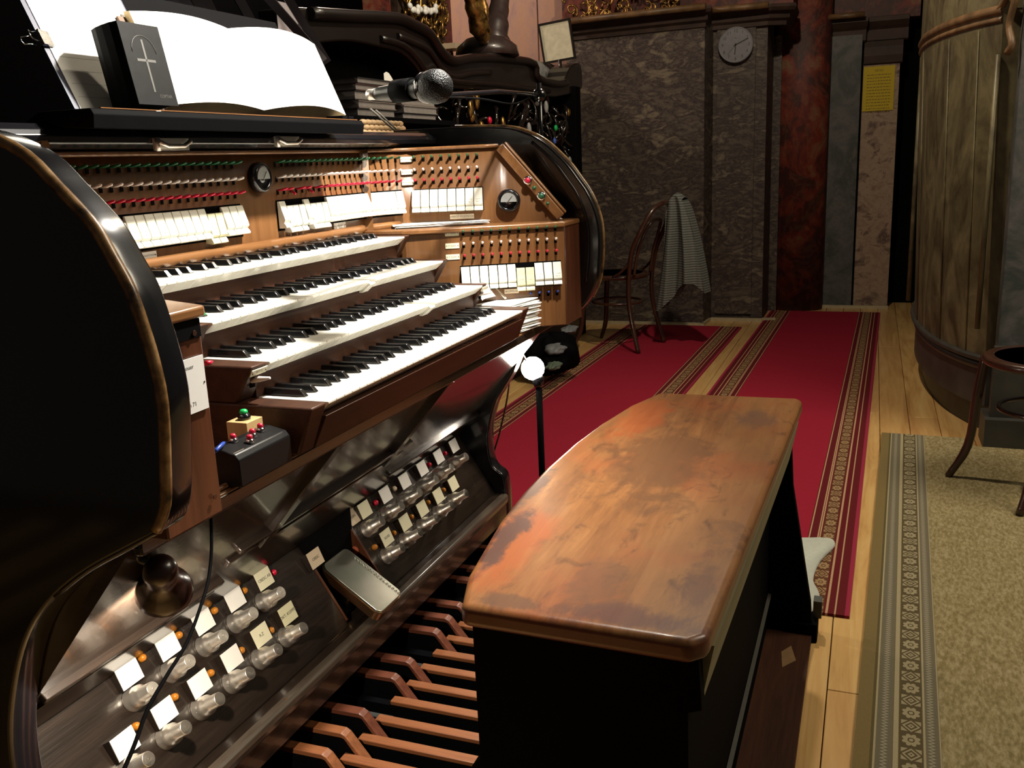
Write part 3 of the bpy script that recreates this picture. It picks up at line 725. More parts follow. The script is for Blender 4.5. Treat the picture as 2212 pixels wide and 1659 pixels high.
for xx in (xa_+.003, xc_-.003): MB().box(xx-.003, xx+.003, 0, .15, -.05, .001, 0, M).build('recess_edge', walnutz, oc)
for t in (.03, .105): MB().ball(Vector((xc_-.004, 0, 0))+TP0+tu*t-tn*.02, .010, 10, 0, (.6, 1, 1)).build('recess_stop', plain('orange_felt', (.35, .08, .03), .8), oc)
# studs
def stud_mesh():
    mb = MB().lathe([(.0205, 0), (.0205, .002), (.0185, .006), (.0178, .012), (.0172, .022), (.0132, .026), (.0138, .0285), (.0118, .030), (.0116, .0515), (.0108, .053)], 22)
    # concentric grooves on the striking face
    pr = [(.0108, .053)]
    for i in range(4):
        r = .0095-.0023*i; pr += [(r+.0006, .053), (r, .0524), (r-.0006, .053)]
    pr += [(.0001, .053)]
    mb.lathe(pr, 22); mb.lathe([(.0016, 0), (.0016, .0015)], 8, 0, Matrix.Translation((-.0182, .0, .008)) @ Matrix.Rotation(PI/2, 4, 'Y'))
    return mb.mesh('toe_stud', nickel)
stme = stud_mesh()
def lab_mesh(m, word=None):
    mb = MB().prism([(-.018, 0), (-.018, .010), (.018, .016), (.018, 0)], -.023, .023, 'x')
    for i in range(len(mb.m)): mb.m[i] = 1
    Mt = frame((0, 0, .0135), (1, 0, 0), Vector((0, 1, .166)).normalized(), Vector((0, -.166, 1)).normalized())
    mb.box(-.0225, .0225, -.0178, .0178, 0, .0012, 0, Mt)
    if word: mb.text(word, .0085, Mt @ Matrix.Translation((0, 0, .0016)), 2)
    return mb.mesh('label_block', [m, darkoak, ink])
labs = {}
def put_toe(me, name, x, t, parent, o=0, drop=0):
    p = tp(x, t, o); R = frame((0, 0, 0), (1, 0, 0), tu, tn).to_euler()
    return link(name, me, p, parent, rot=(R.x - drop, R.y, R.z))
LU = [(278, 1452), (362, 1393), (440, 1340), (507, 1297), (575, 1253)]; LL = [(262, 1597), (355, 1533), (432, 1467), (502, 1427), (568, 1378), (627, 1332)]
RU = [(787, 1105), (837, 1067), (875, 1035), (912, 1012), (948, 985), (980, 962)]; RL = [(837, 1159), (875, 1130), (912.5, 1098), (948, 1070), (979.5, 1044)]
SU = [(325, 1490), (425, 1430), (482, 1376), (548, 1325), (613, 1287)]; SLo = [(320, 1638), (403, 1570), (478, 1513), (545, 1458), (605, 1408), (663, 1366)]
SRU = [(825, 1130), (873.6, 1092.6), (911.6, 1063.7), (942, 1036), (976.7, 1013), (1011, 988.6)]; SRL = [(873.6, 1184), (908.9, 1155), (944, 1122), (978, 1092.6), (1010, 1067)]
def row(pts, o):
    q = [tq(u, v, o) for u, v in pts]; t = sum(a[1] for a in q)/len(q); n = len(q)
    # least squares even spacing in x
    mi = (n-1)/2; mx = sum(a[0] for a in q)/n; k = sum((i-mi)*(q[i][0]-mx) for i in range(n))/sum((i-mi)**2 for i in range(n))
    return [(mx+k*(i-mi), t) for i in range(n)]
whiteL = lab_mesh(white); creamL = lab_mesh(cream); crescM = lab_mesh(tanlab, 'CRESC')
special = {('LU', 4): lab_mesh(cream, 'CRESC AB'), ('LL', 5): lab_mesh(tabp, 'OKT. KOPPEL'), ('LL', 4): lab_mesh(cream, 'R.Z'), ('RL', 0): lab_mesh(cream, 'EGYES')}
for key, pts, par in (('LU', LU, tbL), ('LL', LL, tbL), ('RU', RU, tbR), ('RL', RL, tbR)):
    for i, (x, t) in enumerate(row(pts, .0145)):
        me = special.get((key, i), creamL if (key == 'RL' or (key, i) in (('RU', 0),)) else whiteL)
        put_toe(me, 'label_block', x, t, par)
for key, pts, par in (('LU', SU, tbL), ('LL', SLo, tbL), ('RU', SRU, tbR), ('RL', SRL, tbR)):
    for x, t in row(pts, .053): put_toe(stme, 'toe_stud', x, t+.004, par, 0, -.0)
x, t = tq(682, 1205, .015); put_toe(crescM, 'label_block', x, t, tbL)
plate(tp(.575, .172, .004), (1, .0, 0), tu, .040, .036, 'ZUNG', tbR, tanlab, .008)
# pilot lamps
lamps = [(388, 1371, amber), (465, 1318, amber), (529, 1275, amber), (592, 1236, redm), (457, 1453, amber), (523, 1404, amber), (587, 1361, amber), (379, 1505, amber), (296, 1568, amber), (309, 1420, amber),
         (813, 1085, redm), (853, 1055, tanlab), (928, 1003, redm), (962, 979, redm), (811, 1181, amber), (852, 1151, amber), (890, 1116, amber), (926, 1085, amber), (959, 1058, amber)]
for u, v, m in lamps:
    x, t = tq(u, v, .006); MB().lathe([(.0068, 0), (.0068, .003), (.0058, .008), (.003, .0105), (.0001, .011)], 12, 0, frame(tp(x, t), (1, 0, 0), tu, tn)).build('pilot_lamp', m, tbL if u < 700 else tbR)
# base rail: flat ledge and moulded front
railm = wood('worn_rail_oak', (.035, .025, .018), (.11, .09, .07), 'x', 1.2, .3, .25, bump=.3)
MB().prism([(.272, .248), (.222, .248), (.222, .222), (.272, .222)], XL, XR, 'x').build('toe_ledge', darkoak, oc)
MB().prism([(.223, .2495), (.208, .2495), (.203, .245), (.202, .236), (.205, .223), (.223, .218)], XL, XR, 'x').build('rail_nosing', railm, oc, bevel=.0015)
MB().box(XL, XR, .209, .215, .175, .219).build('rail_fascia', darkoak, oc)
MB().box(XL, XR, .40, .42, 0, .42).build('lower_back', void, oc)
for x in (-.25, .1, .45, .8, 1.13): MB().lathe([(.003, 0), (.003, .0006)], 8, 0, Matrix.Translation((x, .215, .2495))).build('screw', brass, oc)
# swell pedal
sw = Vector((0, -.155, -.075)); swd = sw.normalized(); swn = Vector((0, -swd.z, swd.y)).normalized(); swn = swn if swn.z > 0 else -swn
q1, q2 = hy(700, 1228, .335), hy(822, 1303, .20)
cx_ = .462
def swell(z0):
    base = Vector((cx_, .325, .358)); tip = Vector((cx_-.012, .182, .272)); d = (tip-base).normalized(); L = (tip-base).length; nn = Vector((1, 0, 0)).cross(d).normalized(); nn = nn if nn.z > 0 else -nn
    M = frame(base, (1, 0, 0), d, nn)
    out = []; hw, r = .050, .014
    for cx2, cy2, a0 in ((hw-r, L-r, 0), (-hw+r, L-r, PI/2), (-hw+r, r, PI), (hw-r, r, 1.5*PI)):
        for k in range(5): a = a0 + PI/2*k/4; out.append((cx2+r*math.cos(a), cy2+r*math.sin(a)))
    sp = MB().prism(out, -.003, .004, 'z', M=M).build('swell_pedal', Mat_plate, oc, bevel=.0015)
    MB().prism([(a*1.02, (b-L/2)*1.015+L/2) for a, b in out], -.022, -.003, 'z', M=M).build('pedal_shoe', brass, sp)
    mb = MB()
    for i in range(16): mb.lathe([(.0035, .004), (.0028, .0052), (.0018, .004)], 8, 0, M @ Matrix.Translation((hw-.011, .035+i*.0085, 0)))
    mb.build('grip_rings', metal, sp, kind='stuff')
    MB().tube([M @ Vector((-.02, L*.5, -.022)), M @ Vector((-.03, L*.5, -.06)), M @ Vector((.0, L*.5, -.06)), M @ Vector((.0, L*.5, -.022))], .004, 6).build('hinge_loop', brass, sp)
Mat_plate = Mat('pedal_plate_metal', .28, 1); v = Mat_plate.coord(); n = Mat_plate.noise(v, 9, 4); Mat_plate.color(Mat_plate.ramp(n, [(.4, (.50, .55, .46)), (.6, (.66, .66, .58))])); Mat_plate = Mat_plate.m
swell(0)
# ================================================================== PEDALBOARD
pb = thing('pedalboard', 'black pedalboard with worn orange-red capped wooden pedals under the bench', 'pedalboard', (.45, 0, 0))
NP = .0676; nx0 = -.104
natp = MB().box(-.0115, .0115, -.225, .150, .0, .010).mesh('cap', cap_or, bevel=.002)
for k in range(19):
    x = nx0 + k*NP; j = random.uniform(-.0015, .0015)
    lo = MB().box(x-.0115, x+.0115, -.225, .36, .045, .0895+j).build('natural_pedal', blackm, pb)
    link('cap', natp, (x, 0, .0898+j), lo)
    for m2 in [cap_or]: pass
shp = [(.36, .125), (.155, .128), (.150, .126), (.110, .072), (.110, .05), (.36, .05)]
shcap = [(.36, .137), (.156, .1395), (.146, .134), (.102, .078), (.110, .0725), (.151, .127), (.157, .1285), (.36, .1255)]
sm_ = MB().prism(shp, -.0105, .0105, 'x').mesh('sharp_body', blackm); sc_r = MB().prism(shcap, -.0115, .0115, 'x').mesh('cap', cap_red, bevel=.002); sc_o = MB().prism(shcap, -.0115, .0115, 'x').mesh('cap', cap_or, bevel=.002)
fx = .121
offs = [0, 1, 2, 4, 5]
sh_x = [fx + NP*(o2_ + 7*oct_) for oct_ in (-1, 0, 1, 2) for o2_ in offs]
for i, x in enumerate(sh_x):
    if x < nx0 or x > 1.12: continue
    b_ = link('sharp_pedal', sm_, (x, 0, 0), pb); link('cap', sc_o if abs(x-fx) < .01 or abs(x-fx-NP) < .01 else sc_r, (x, 0, 0), b_)
for oct_ in (0, 1, 2):
    for o2_ in (3, 6):
        x = fx + NP*(o2_+7*oct_) - NP*7
        MB().box(x-.010, x+.010, .13, .34, .045, .083).build('spacer', plain('dusty_grey_wood', (.03, .032, .03), .6), pb) if nx0 < x < 1.1 else None
MB().box(-.17, 1.18, -.232, -.226, .0, .085).build('frame_rail', blackm, pb)
MB().box(-.17, 1.18, .36, .395, .0, .17).build('frame_rail', blackm, pb)
MB().box(-.17, 1.16, -.226, .36, .001, .012).build('bottom_board', void, pb)
for x in (-.17, 1.16): MB().box(x, x+.02, -.226, .36, .0, .10).build('frame_side', blackm, pb)
# ================================================================== BENCH
bn = thing('organ_bench', 'worn honey-brown organ bench with bowed front edge and black sides', 'bench', (.5, -.42, 0))
ZBn = .60
edge = [(970, 1310), (1010, 1240), (1080, 1122), (1130, 1060), (1180, 1008), (1240, 956), (1300, 912), (1360, 875), (1420, 845)]
fe = [hz(u, v, ZBn) for u, v in edge]
back_y0, back_y1 = -.571, -.612
plan = [(p.x, p.y) for p in fe] 
plan = [(-.098, -.245)] + [(p.x, p.y) for p in fe[1:-1]] + [(1.110, -.262), (1.122, -.600), (1.10, -.612), (-.085, -.580), (-.107, -.560)]
bwood = Mat('bench_worn_wood', .34, 0, .4, .15); v = bwood.coord((.10, 1, 1), kind='World')
g = bwood.noise(v, 30, 6, .6, .8); f = bwood.noise(v, 190, 3, .6); v2 = bwood.coord((1, 1.5, 1), kind='World'); st = bwood.noise(v2, 5.5, 5, .6, .6)
c1 = bwood.ramp(g*.6+f*.25+st*.15, [(.30, (.105, .038, .012)), (.5, (.22, .090, .028)), (.70, (.34, .155, .052))])
X, Y, Z = bwood.xyz(bwood.coord(kind='World'))
seam = Y.lt(-.46)
c1 = bwood.mix(seam*.35, c1, (.34, .17, .065))
red = bwood.noise(bwood.coord((1, 1, 1), kind='World'), 3.2, 4, .6, .5)
rr = S(bwood.nt, bwood.ramp(red, [(.50, (0, 0, 0)), (.64, (1, 1, 1))]))
c1 = bwood.mix(rr*.5, c1, (.30, .065, .02))
blot = bwood.noise(bwood.coord((1.6, 3, 1), kind='World'), 7.5, 7, .68, .9)
bl = S(bwood.nt, bwood.ramp(blot, [(.56, (0, 0, 0)), (.70, (1, 1, 1))]))
c1 = bwood.mix((bwood.noise(bwood.coord((1, 1.3, 1), kind='World', loc=(5, 2, 0)), 2.6, 4, .6, .4)-.42)*2.2, c1, (.20, .085, .032))
c1 = bwood.mix(bl*.6, c1, (.05, .022, .013))
e1 = S(bwood.nt, bwood.ramp(Y + .0, [(0, (0, 0, 0)), (1, (0, 0, 0))]))
edg = (Y*-1 - .30).abs()  # distance helper along depth
worn = bwood.noise(bwood.coord((1, 1.4, 1), kind='World', loc=(3.1, 1.7, 0)), 9, 6, .7, .8)
wn_ = S(bwood.nt, bwood.ramp(worn, [(.50, (0, 0, 0)), (.60, (1, 1, 1))]))
fy = ((Y + .235 + X*-.05)*9)._m('MAXIMUM', 0.0).min(1.0); fb = ((Y*-1 - .50)*9)._m('MAXIMUM', 0.0).min(1.0); fe2 = ((X*-1 + .06)*8)._m('MAXIMUM', 0.0).min(1.0)
wband = (fy*wn_*X.lt(.45)*.85).max(fb*wn_*X.lt(.3)*.6).max(fe2*wn_*.5)
c1 = bwood.mix(wband, c1, (.055, .026, .022))
sn = bwood.noise(bwood.coord((1, 1.2, 1), kind='World', loc=(7, 3, 0)), 8, 7, .72, .7); sn2 = bwood.noise(bwood.coord((.35, 1, 1), kind='World', loc=(2, 9, 0)), 40, 5, .7, .3)
def stain(c, cx, cy, rx, ry, col, amt, k=1.0):
    d = ((((X-cx)/rx).pow(2.0) if False else ((X-cx)/rx)*((X-cx)/rx)) + ((Y-cy)/ry)*((Y-cy)/ry)).sqrt()
    m_ = (((d*-1 + 1)*1.2 + (sn-.5)*5.0*k + (sn2-.5)*1.5)*1.6)._m('MAXIMUM', 0.0).min(1.0)*d.lt(1.7)
    return bwood.mix(m_*amt, c, col)
c1 = stain(c1, .58, -.37, .30, .13, (.11, .05, .022), .75, .7)
c1 = stain(c1, .88, -.27, .22, .06, (.30, .065, .016), .6, .6)
c1 = stain(c1, .92, -.53, .10, .05, (.12, .065, .05), .6, .8)
c1 = stain(c1, .12, -.24, .20, .06, (.30, .065, .016), .6, .5)
c1 = stain(c1, .13, -.222, .17, .022, (.055, .028, .024), .9, .8)
c1 = stain(c1, .36, -.185, .16, .020, (.06, .03, .024), .8, .9)
c1 = stain(c1, -.07, -.50, .035, .10, (.10, .035, .032), .8, .7)
c1 = stain(c1, .02, -.40, .08, .05, (.12, .06, .035), .5, 1.0)
c1 = stain(c1, -.07, -.30, .02, .05, (.10, .05, .03), .7, .9)
c1 = stain(c1, .05, -.545, .12, .03, (.09, .035, .03), .6, .8)
c1 = bwood.mix(Z.lt(.5925)*.8, c1, (.13, .034, .016))
bwood.color(c1); bwood.bump(f, .12, .001); bwood = bwood.m
sidec = wood('bench_edge_wood', (.05, .015, .007), (.16, .05, .02), 'x', 1, .28, .5)
mb = MB().prism(plan, ZBn-.034, ZBn, 'z'); seat = mb.build('seat_board', bwood, bn, bevel=.011, seg=4)
khaki = wood('khaki_underboard', (.16, .135, .07), (.28, .24, .135), 'x', 1, .6, 0)
# near end panel, back apron, far end panel
MB().prism([(-.250, ZBn-.034), (-.565, ZBn-.034), (-.570, .485), (-.552, .478), (-.556, .02), (-.236, .02), (-.236, .33), (-.250, .345)], -.075, -.048, 'x').build('end_panel', blackm, bn, bevel=.002)
za, zb_ = ZBn-.0345, .470
MB().add([(-.0475, -.5815, za), (1.0345, -.6085, za), (1.0345, -.590, za), (-.0475, -.563, za), (-.0475, -.563, zb_), (1.0345, -.590, zb_), (1.0345, -.575, zb_), (-.0475, -.549, zb_)], [(0, 1, 2, 3), (4, 7, 6, 5), (0, 4, 5, 1), (3, 2, 6, 7), (0, 3, 7, 4), (1, 5, 6, 2)]).build('back_apron', khaki, bn)
MB().prism([(-.27, ZBn-.034), (-.590, ZBn-.034), (-.595, .485), (-.600, .40), (-.650, .10), (-.655, .02), (-.24, .02)], 1.035, 1.062, 'x').build('end_panel', blackm, bn, bevel=.002)
MB().box(1.03, 1.10, -.668, -.60, .0, .05).build('foot', blackm, bn, bevel=.003)
MB().box(1.066, 1.10, -.675, -.655, .05, .095).build('foot_block', plain('dusty_grey_wood', (.06, .065, .06), .6), bn)
MB().box(-.05, 1.04, -.28, -.262, .35, .56).build('front_apron', blackm, bn)
MB().box(-.047, 1.035, -.548, -.53, .02, .56).build('stretcher_board', blackm, bn, bevel=.002)
MB().add([(-.047, -.557, .115), (1.035, -.557, .115), (1.035, -.549, .118), (-.047, -.549, .118), (-.047, -.549, .112), (1.035, -.549, .112)], [(0, 1, 2, 3), (0, 4, 5, 1), (0, 3, 4), (1, 5, 2)]).build('stretcher_edge', plain('dull_edge', (.045, .04, .028), .6), bn)
MB().box(-.075, 1.06, -.655, -.24, .0005, .02).build('base_board', walnut, bn)
# ================================================================== MUSIC DESK AND SCORES
md = thing('music_desk', 'black sloping music desk with a thin orange-edged ledge on the console lid', 'music stand', (.25, .30, 1.268))
xl, xr = -.085, .68
MB().prism([(.288, 1.278), (.293, 1.2865), (.39, 1.2865), (.42, 1.2725), (.385, 1.2725), (.345, 1.262), (.292, 1.258)], xl, xr, 'x').build('ledge', blackm, md, bevel=.0015)
MB().box(xl+.02, xr-.02, .2925, .2955, 1.2870, 1.2882).build('ledge_edge', honeyx, md)
MB().prism([(.378, 1.2867), (.391, 1.2867), (.488, 1.50), (.475, 1.50)], xl+.12, .66, 'x').build('back_board', blackm, md, bevel=.001)
for x in (.63, .655): MB().box(x, x+.02, .31, .35, 1.2868, 1.297).build('end_stop', blackm, md)
lean = Vector((0, .10, .215)).normalized(); ln = Vector((0, -lean.z, lean.y))
def LM(x, off_, up_=0, y0=.371, z0=1.292): 
    o = Vector((x, y0, z0)) + lean*up_ + ln*off_; return frame(o, (1, 0, 0), lean, ln)
# tall folder page and its dark blue board with a binder clip
fo = thing('score_folder', 'large white score sheet on a dark blue board, leaning behind the black hymn book', 'sheet music', (.02, .33, 1.29))
MB().box(-.034, .19, 0, .42, -.004, 0, 0, LM(0, -.001)).build('board', plain('navy_board', (.008, .012, .045), .5), fo)
mb = MB().box(-.024, .185, .0, .40, 0, .001, 0, LM(0, -.0008))
for sx in range(2):
    for r_ in range(17): mb.box(-.016, .175, .02+r_*.022, .0205+r_*.022, .001, .0012, 1, LM(0, -.0008))
sheet = mb.build('sheet', [paper, plain('staff_grey', (.55, .56, .56), .8)], fo)
bc = thing('binder_clip', 'black binder clip with wire loops on the left edge of the tall sheet', 'clip', (-.09, .36, 1.40))
Mc = LM(-.033, .000, .112)
MB().prism([(-.006, -.006), (.016, -.003), (.016, .004), (-.006, .008)], -.012, .012, 'y', M=Mc).build('jaw', black, bc)
for s_ in (-1, 1): MB().tube([Mc @ Vector((-.006, a*.008, .001+s_*.005)) for a in (-1,)]+[Mc @ Vector((-.018, -.006, s_*.006)), Mc @ Vector((-.026, -.006, s_*.009)), Mc @ Vector((-.028, 0, s_*.010)), Mc @ Vector((-.026, .006, s_*.009)), Mc @ Vector((-.018, .006, s_*.006)), Mc @ Vector((-.006, .008, .001+s_*.005))], .001, 6).build('wire_handle', chrome, bc)
# open score
sco = thing('open_score', 'open landscape organ score with cream pages on the music desk', 'book', (.34, .30, 1.29))
def page(x0, x1, hump, name):
    w_ = abs(x1-x0)
    def fn(s_, t):
        x = x0+(x1-x0)*s_; o = .018 + hump*math.sin(PI*min(1, s_*1.02))**.8*.5 + .010*(1-s_)*s_*2 + (.012 if s_ < .001 else 0)*0
        dx = .012*t
        return LM(0, 0) @ Vector((x+dx, .004+.172*t + .005*math.sin(PI*s_), o))
    mb = MB().grid(fn, 26, 4)
    mb.grid(lambda s_, t: LM(0, 0) @ Vector((x0+(x1-x0)*s_+.012*t, .004+.178*t, .006)), 2, 1)
    n_ = 27
    for s0 in (0, 1):
        a = [fn(s0, t) for t in (0, 1)]; b = [LM(0, 0) @ Vector((x0+(x1-x0)*s0+.012*t, .004+.178*t, .006)) for t in (0, 1)]
        mb.add([a[0], a[1], b[1], b[0]], [(0, 1, 2, 3)], 1)
    for t0 in (0, 1):
        a = [fn(i/26, t0) for i in range(27)]; b = [LM(0, 0) @ Vector((x0+(x1-x0)*i/26+.012*t0, .004+.178*t0, .006)) for i in range(27)]
        mb.add(a+b, [(i, i+1, 27+i+1, 27+i) for i in range(26)], 1)
    # printed staves as fine raised print
    rn = random.Random(int(x0*1000)+5)
    for sysm in range(5):
        yy = .16 - sysm*.032
        for l in range(5):
            pts = []
            for i in range(3, 24):
                a = fn(i/26, (yy-l*.0022)/.18); b = fn(i/26, (yy-l*.0022+.00035)/.18); pts.append((a, b))
            off_ = ln*.0004
            for (a, b), (c, d) in zip(pts, pts[1:]): mb.add([a+off_, c+off_, d+off_, b+off_], [(0, 1, 2, 3)], 2)
        for i in range(16):
            s_ = rn.uniform(.13, .9); t_ = (yy - rn.uniform(-.002, .010))/.18; c = fn(s_, t_)+ln*.0005
            mb.add([c+Vector((-.0013, 0, 0))-lean*.0008, c+Vector((.0013, 0, 0))-lean*.0008, c+Vector((.0013, 0, 0))+lean*.0008, c+Vector((-.0013, 0, 0))+lean*.0008], [(0, 1, 2, 3)], 2)
            q = c+Vector((.0012, 0, 0)); mb.add([q, q+Vector((.0003, 0, 0)), q+Vector((.0003, 0, 0))+lean*.006, q+lean*.006], [(0, 1, 2, 3)], 2)
    return mb.build(name, [pagem, plain('page_edges', (.55, .42, .22), .8), plain('pale_print', (.42, .42, .40), .8)], sco, normals=False)
page(.418, .158, .010, 'page'); page(.418, .722, .030, 'page')
MB().box(.152, .719, .0, .172, .0015, .0055, 0, LM(0, 0)).build('cover', plain('brown_cover', (.12, .06, .03), .6), sco)
# black hymn book
hb = thing('black_hymn_book', 'thick black cloth hymn book standing closed in front of the open score', 'book', (.06, .32, 1.288))
hl = Vector((0, .04, .215)).normalized()
Mh = frame(Vector((.024, .302, 1.2965)), (1, 0, 0), hl, (0, -hl.z, hl.y))
mb = MB().box(0, .088, 0, .124, -.0015, 0, 0, Mh).box(0, .088, 0, .124, -.052, -.0505, 0, Mh)
mb.prism([(0, -.0505), (-.004, -.040), (-.005, -.026), (-.004, -.012), (0, -.0015)], 0, .124, 'y', M=Mh).build('cover', plain('black_cloth', (.0022, .0024, .0024), .6, spec=.12, var=.6, sc_=60, bump=.3), hb)
MB().box(.002, .085, .003, .121, -.0504, -.0016, 0, Mh).build('page_block', plain('dark_page_edges', (.03, .028, .022), .7), hb)
emb = plain('dull_embossing', (.045, .042, .035), .45)
mb = MB().box(.040, .044, .02, .10, 0, .0004, 0, Mh).box(.022, .062, .066, .070, 0, .0004, 0, Mh)
mb.tube([Mh @ Vector((.042+.026*math.cos(a), .08+.026*math.sin(a), .0003)) for a in [PI*i/12 for i in range(13)]], .0006, 4)
mb.text('COPTAR', .007, Mh @ Matrix.Translation((.064, .014, .0004))); mb.build('embossed_cross', emb, hb, normals=False)
# ================================================================== LAMPS
hl_ = thing('hooded_lamp', 'dark brown metal hooded lamp on a short arm under the near console cheek', 'lamp', (-.30, .10, .62))
lc = hy(347, 1238, .075)                      # neck ball of the shade
aim = Vector((.50, .45, -.74)).normalized()
def axisM(p, ax): 
    z = Vector(ax).normalized(); x = z.orthogonal().normalized(); y = z.cross(x); return frame(p, x, y, z)
Ml = axisM(lc, aim)
lampm = plain('brown_enamel', (.022, .008, .006), .3, coat=.3, var=.2)
MB().lathe([(.0001, -.026), (.012, -.024), (.020, -.015), (.022, -.004), (.019, .008), (.019, .022), (.026, .034), (.034, .046), (.037, .056), (.0365, .057), (.033, .047), (.024, .034), (.0001, .022)], 28, 0, Ml).build('shade', lampm, hl_)
bulbm = Mat('lit_bulb', .4); bulbm.color((1, .95, .85)); bulbm.i['Emission Color'].default_value = (1, .87, .68, 1); bulbm.i['Emission Strength'].default_value = 22; bulbm = bulbm.m
MB().ball(lc + aim*.046, .013, 14).build('bulb', bulbm, hl_)
w0 = hy(280, 1195, .10)
MB().tube([w0, w0.lerp(lc, .5)+Vector((0, 0, .004)), lc - aim*.006], .0065, 8).build('arm', black, hl_)
MB().lathe([(.022, 0), (.022, .004), (.012, .010), (.0001, .011)], 16, 0, axisM(w0 + Vector((0, .01, -.0)), (0, -.6, -.5))).build('wall_plate', brass, hl_)
l_ = lamp('hooded_lamp_light', 'SPOT', lc + aim*.066, 14, (1, .86, .68), .012, target=lc + Vector((.06, .16, -.26)), spot=2.9, blend=.5)
# floor reading lamp with bare bulb beyond the console end
rl = thing('reading_lamp', 'thin black floor lamp with a bare glowing bulb beyond the console', 'lamp', (1.30, .135, 0))
bp = Vector((1.30, .148, .603))
bulb2 = Mat('bright_bulb', .4); bulb2.color((1, .97, .9)); bulb2.i['Emission Color'].default_value = (1, .88, .74, 1); bulb2.i['Emission Strength'].default_value = 60; bulb2 = bulb2.m
MB().ball(bp, .034, 20).build('bulb', bulb2, rl)
MB().tube([(1.302, .132, .012), (1.302, .132, .56)], .0095, 12).build('pole', blackm, rl)
MB().lathe([(.012, 0), (.016, .01), (.017, .03), (.012, .034)], 16, 0, Matrix.Translation((1.302, .134, .548))).build('socket', black, rl)
MB().lathe([(.09, .0), (.09, .012), (.03, .022), (.012, .03)], 24, 0, Matrix.Translation((1.302, .132, .0085))).build('base', black, rl)
MB().tube(smooth_path([(1.302, .135, .575), (1.285, .16, .625), (1.27, .17, .66), (1.262, .165, .69)], 4), .003, 6).build('bulb_guard', chrome, rl)
lamp('reading_lamp_light', 'POINT', bp + Vector((-.0, -.0, .038)), 9, (1, .86, .68), .03)
# little knob lamp under the key desk end
kl = thing('round_knob', 'small white round knob hanging from the key desk end beside the bulb', 'knob', (1.0, .06, .70))
kq = hx(1110, 748, 1.06); MB().ball(kq, .014, 14).build('ball', whitep, kl); MB().tube([kq+Vector((0, 0, .01)), kq+Vector((-.02, 0, .055))], .003, 6).build('stem', chrome, kl)
# ================================================================== CABLES
cp = [hy(u, v, y) for u, v, y in ((455, 1098, .06), (457, 1180, .045), (452, 1240, .03), (440, 1290, .01), (405, 1385, -.02), (360, 1460, -.05), (320, 1530, -.08), (290, 1610, -.12), (262, 1675, -.15))]
tag(MB().tube(smooth_path(cp, 6), .0022, 8).build('lamp_cable', blackm), 'thin black cable hanging in front of the toe studs', 'cable')
cp = [hx(u, v, 1.27) for u, v in ((1106, 770), (1100, 830), (1092, 880), (1078, 940), (1066, 990))] + [Vector((1.27, .24, .30))]
tag(MB().tube(smooth_path(cp, 6), .0028, 8).build('lamp_cable', bentw), 'thin brown cable hanging behind the far console leg', 'cable')
# ================================================================== SMALL THINGS ON THE CONSOLE
dv = thing('control_box', 'black plastic control box with four red push buttons on the key desk', 'control box', (-.125, .05, ZS))
MB().prism([(.027, .7765), (.027, .815), (.033, .823), (.060, .829), (.072, .829), (.072, .7765)], -.185, -.065, 'x').build('housing', plain('black_plastic', (.0045, .0045, .005), .4, spec=.25), dv, bevel=.002)
for x, y in ((-.150, .060), (-.138, .042), (-.118, .052), (-.094, .056)):
    M = Matrix.Translation((x, y, .8245+(y-.04)*.2)); b = MB().lathe([(.0062, 0), (.0062, .004), (.0045, .006), (.0001, .006)], 14, 0, M).build('button_ring', chrome, dv)
    MB().lathe([(.0042, .005), (.0042, .0095), (.003, .0115), (.0001, .012)], 14, 0, M).build('red_button', redm, b)
MB().box(-.182, -.160, .036, .038, .8235, .8238).build('printed_line', tanlab, dv)
bk = thing('button_block', 'pale wooden block with a green push button behind the control box', 'push button', (-.08, .093, ZS))
palew = wood('pale_block_wood', (.42, .27, .11), (.56, .38, .17), 'z', 3, .6)
MB().box(-.100, -.062, .0745, .110, .7765, .84).build('block', palew, bk, bevel=.001)
M = Matrix.Translation((-.081, .092, .84))
MB().lathe([(.0095, 0), (.0095, .004), (.0075, .008), (.006, .009)], 16, 0, M).build('collar', black, bk)
MB().lathe([(.006, .0085), (.006, .012), (.004, .0145), (.0001, .015)], 16, 0, M).build('green_button', greenb, bk)
tag(MB().tube([hz(465, 975, .834), hz(482, 958, .834), hz(486, 955, .834)], [.003, .0028, .0008], 8).build('pencil', bluem), 'blue pencil tip beside the control box', 'pencil')
tag(MB().tube([hy(444, 785, .06), hy(455, 783, .06), hy(460, 780, .06)], [.0035, .003, .0006], 8).build('pencil', redm), 'red pencil tip next to the engraved white plate', 'pencil')
tag(MB().tube([hy(430, 662, .14), hy(440, 680, .14), hy(446, 679, .14)], [.0035, .003, .0008], 8).build('pencil', greenb), 'green pencil tip at the left end of the third keyboard', 'pencil')
def sheetpile(name, label, cat, pts, z, n, m, dz=.0012, seed=1, group=None):
    rn = random.Random(seed); t = thing(name, label, cat, (sum(p[0] for p in pts)/len(pts), sum(p[1] for p in pts)/len(pts), z), group)
    cx, cy = WL[t].x, WL[t].y
    for i in range(n):
        a = rn.uniform(-.12, .12); s_ = rn.uniform(.93, 1.03); q = []
        for x, y in pts: X_, Y_ = (x-cx)*s_, (y-cy)*s_; q.append((cx+X_*math.cos(a)-Y_*math.sin(a), cy+X_*math.sin(a)+Y_*math.cos(a)))
        L_ = len(q); zz = z+.0003+i*dz; curl = rn.uniform(.0, .006)
        vs = [Vector((x, y, zz + (curl if k == 1 else 0))) for k, (x, y) in enumerate(q)]
        MB().add(vs+[v+Vector((0, 0, dz*.55)) for v in vs], [tuple(range(L_))[::-1], tuple(range(L_, 2*L_))] + [(k, (k+1) % L_, L_+(k+1) % L_, L_+k) for k in range(L_)]).build('sheet', m, t)
    return t
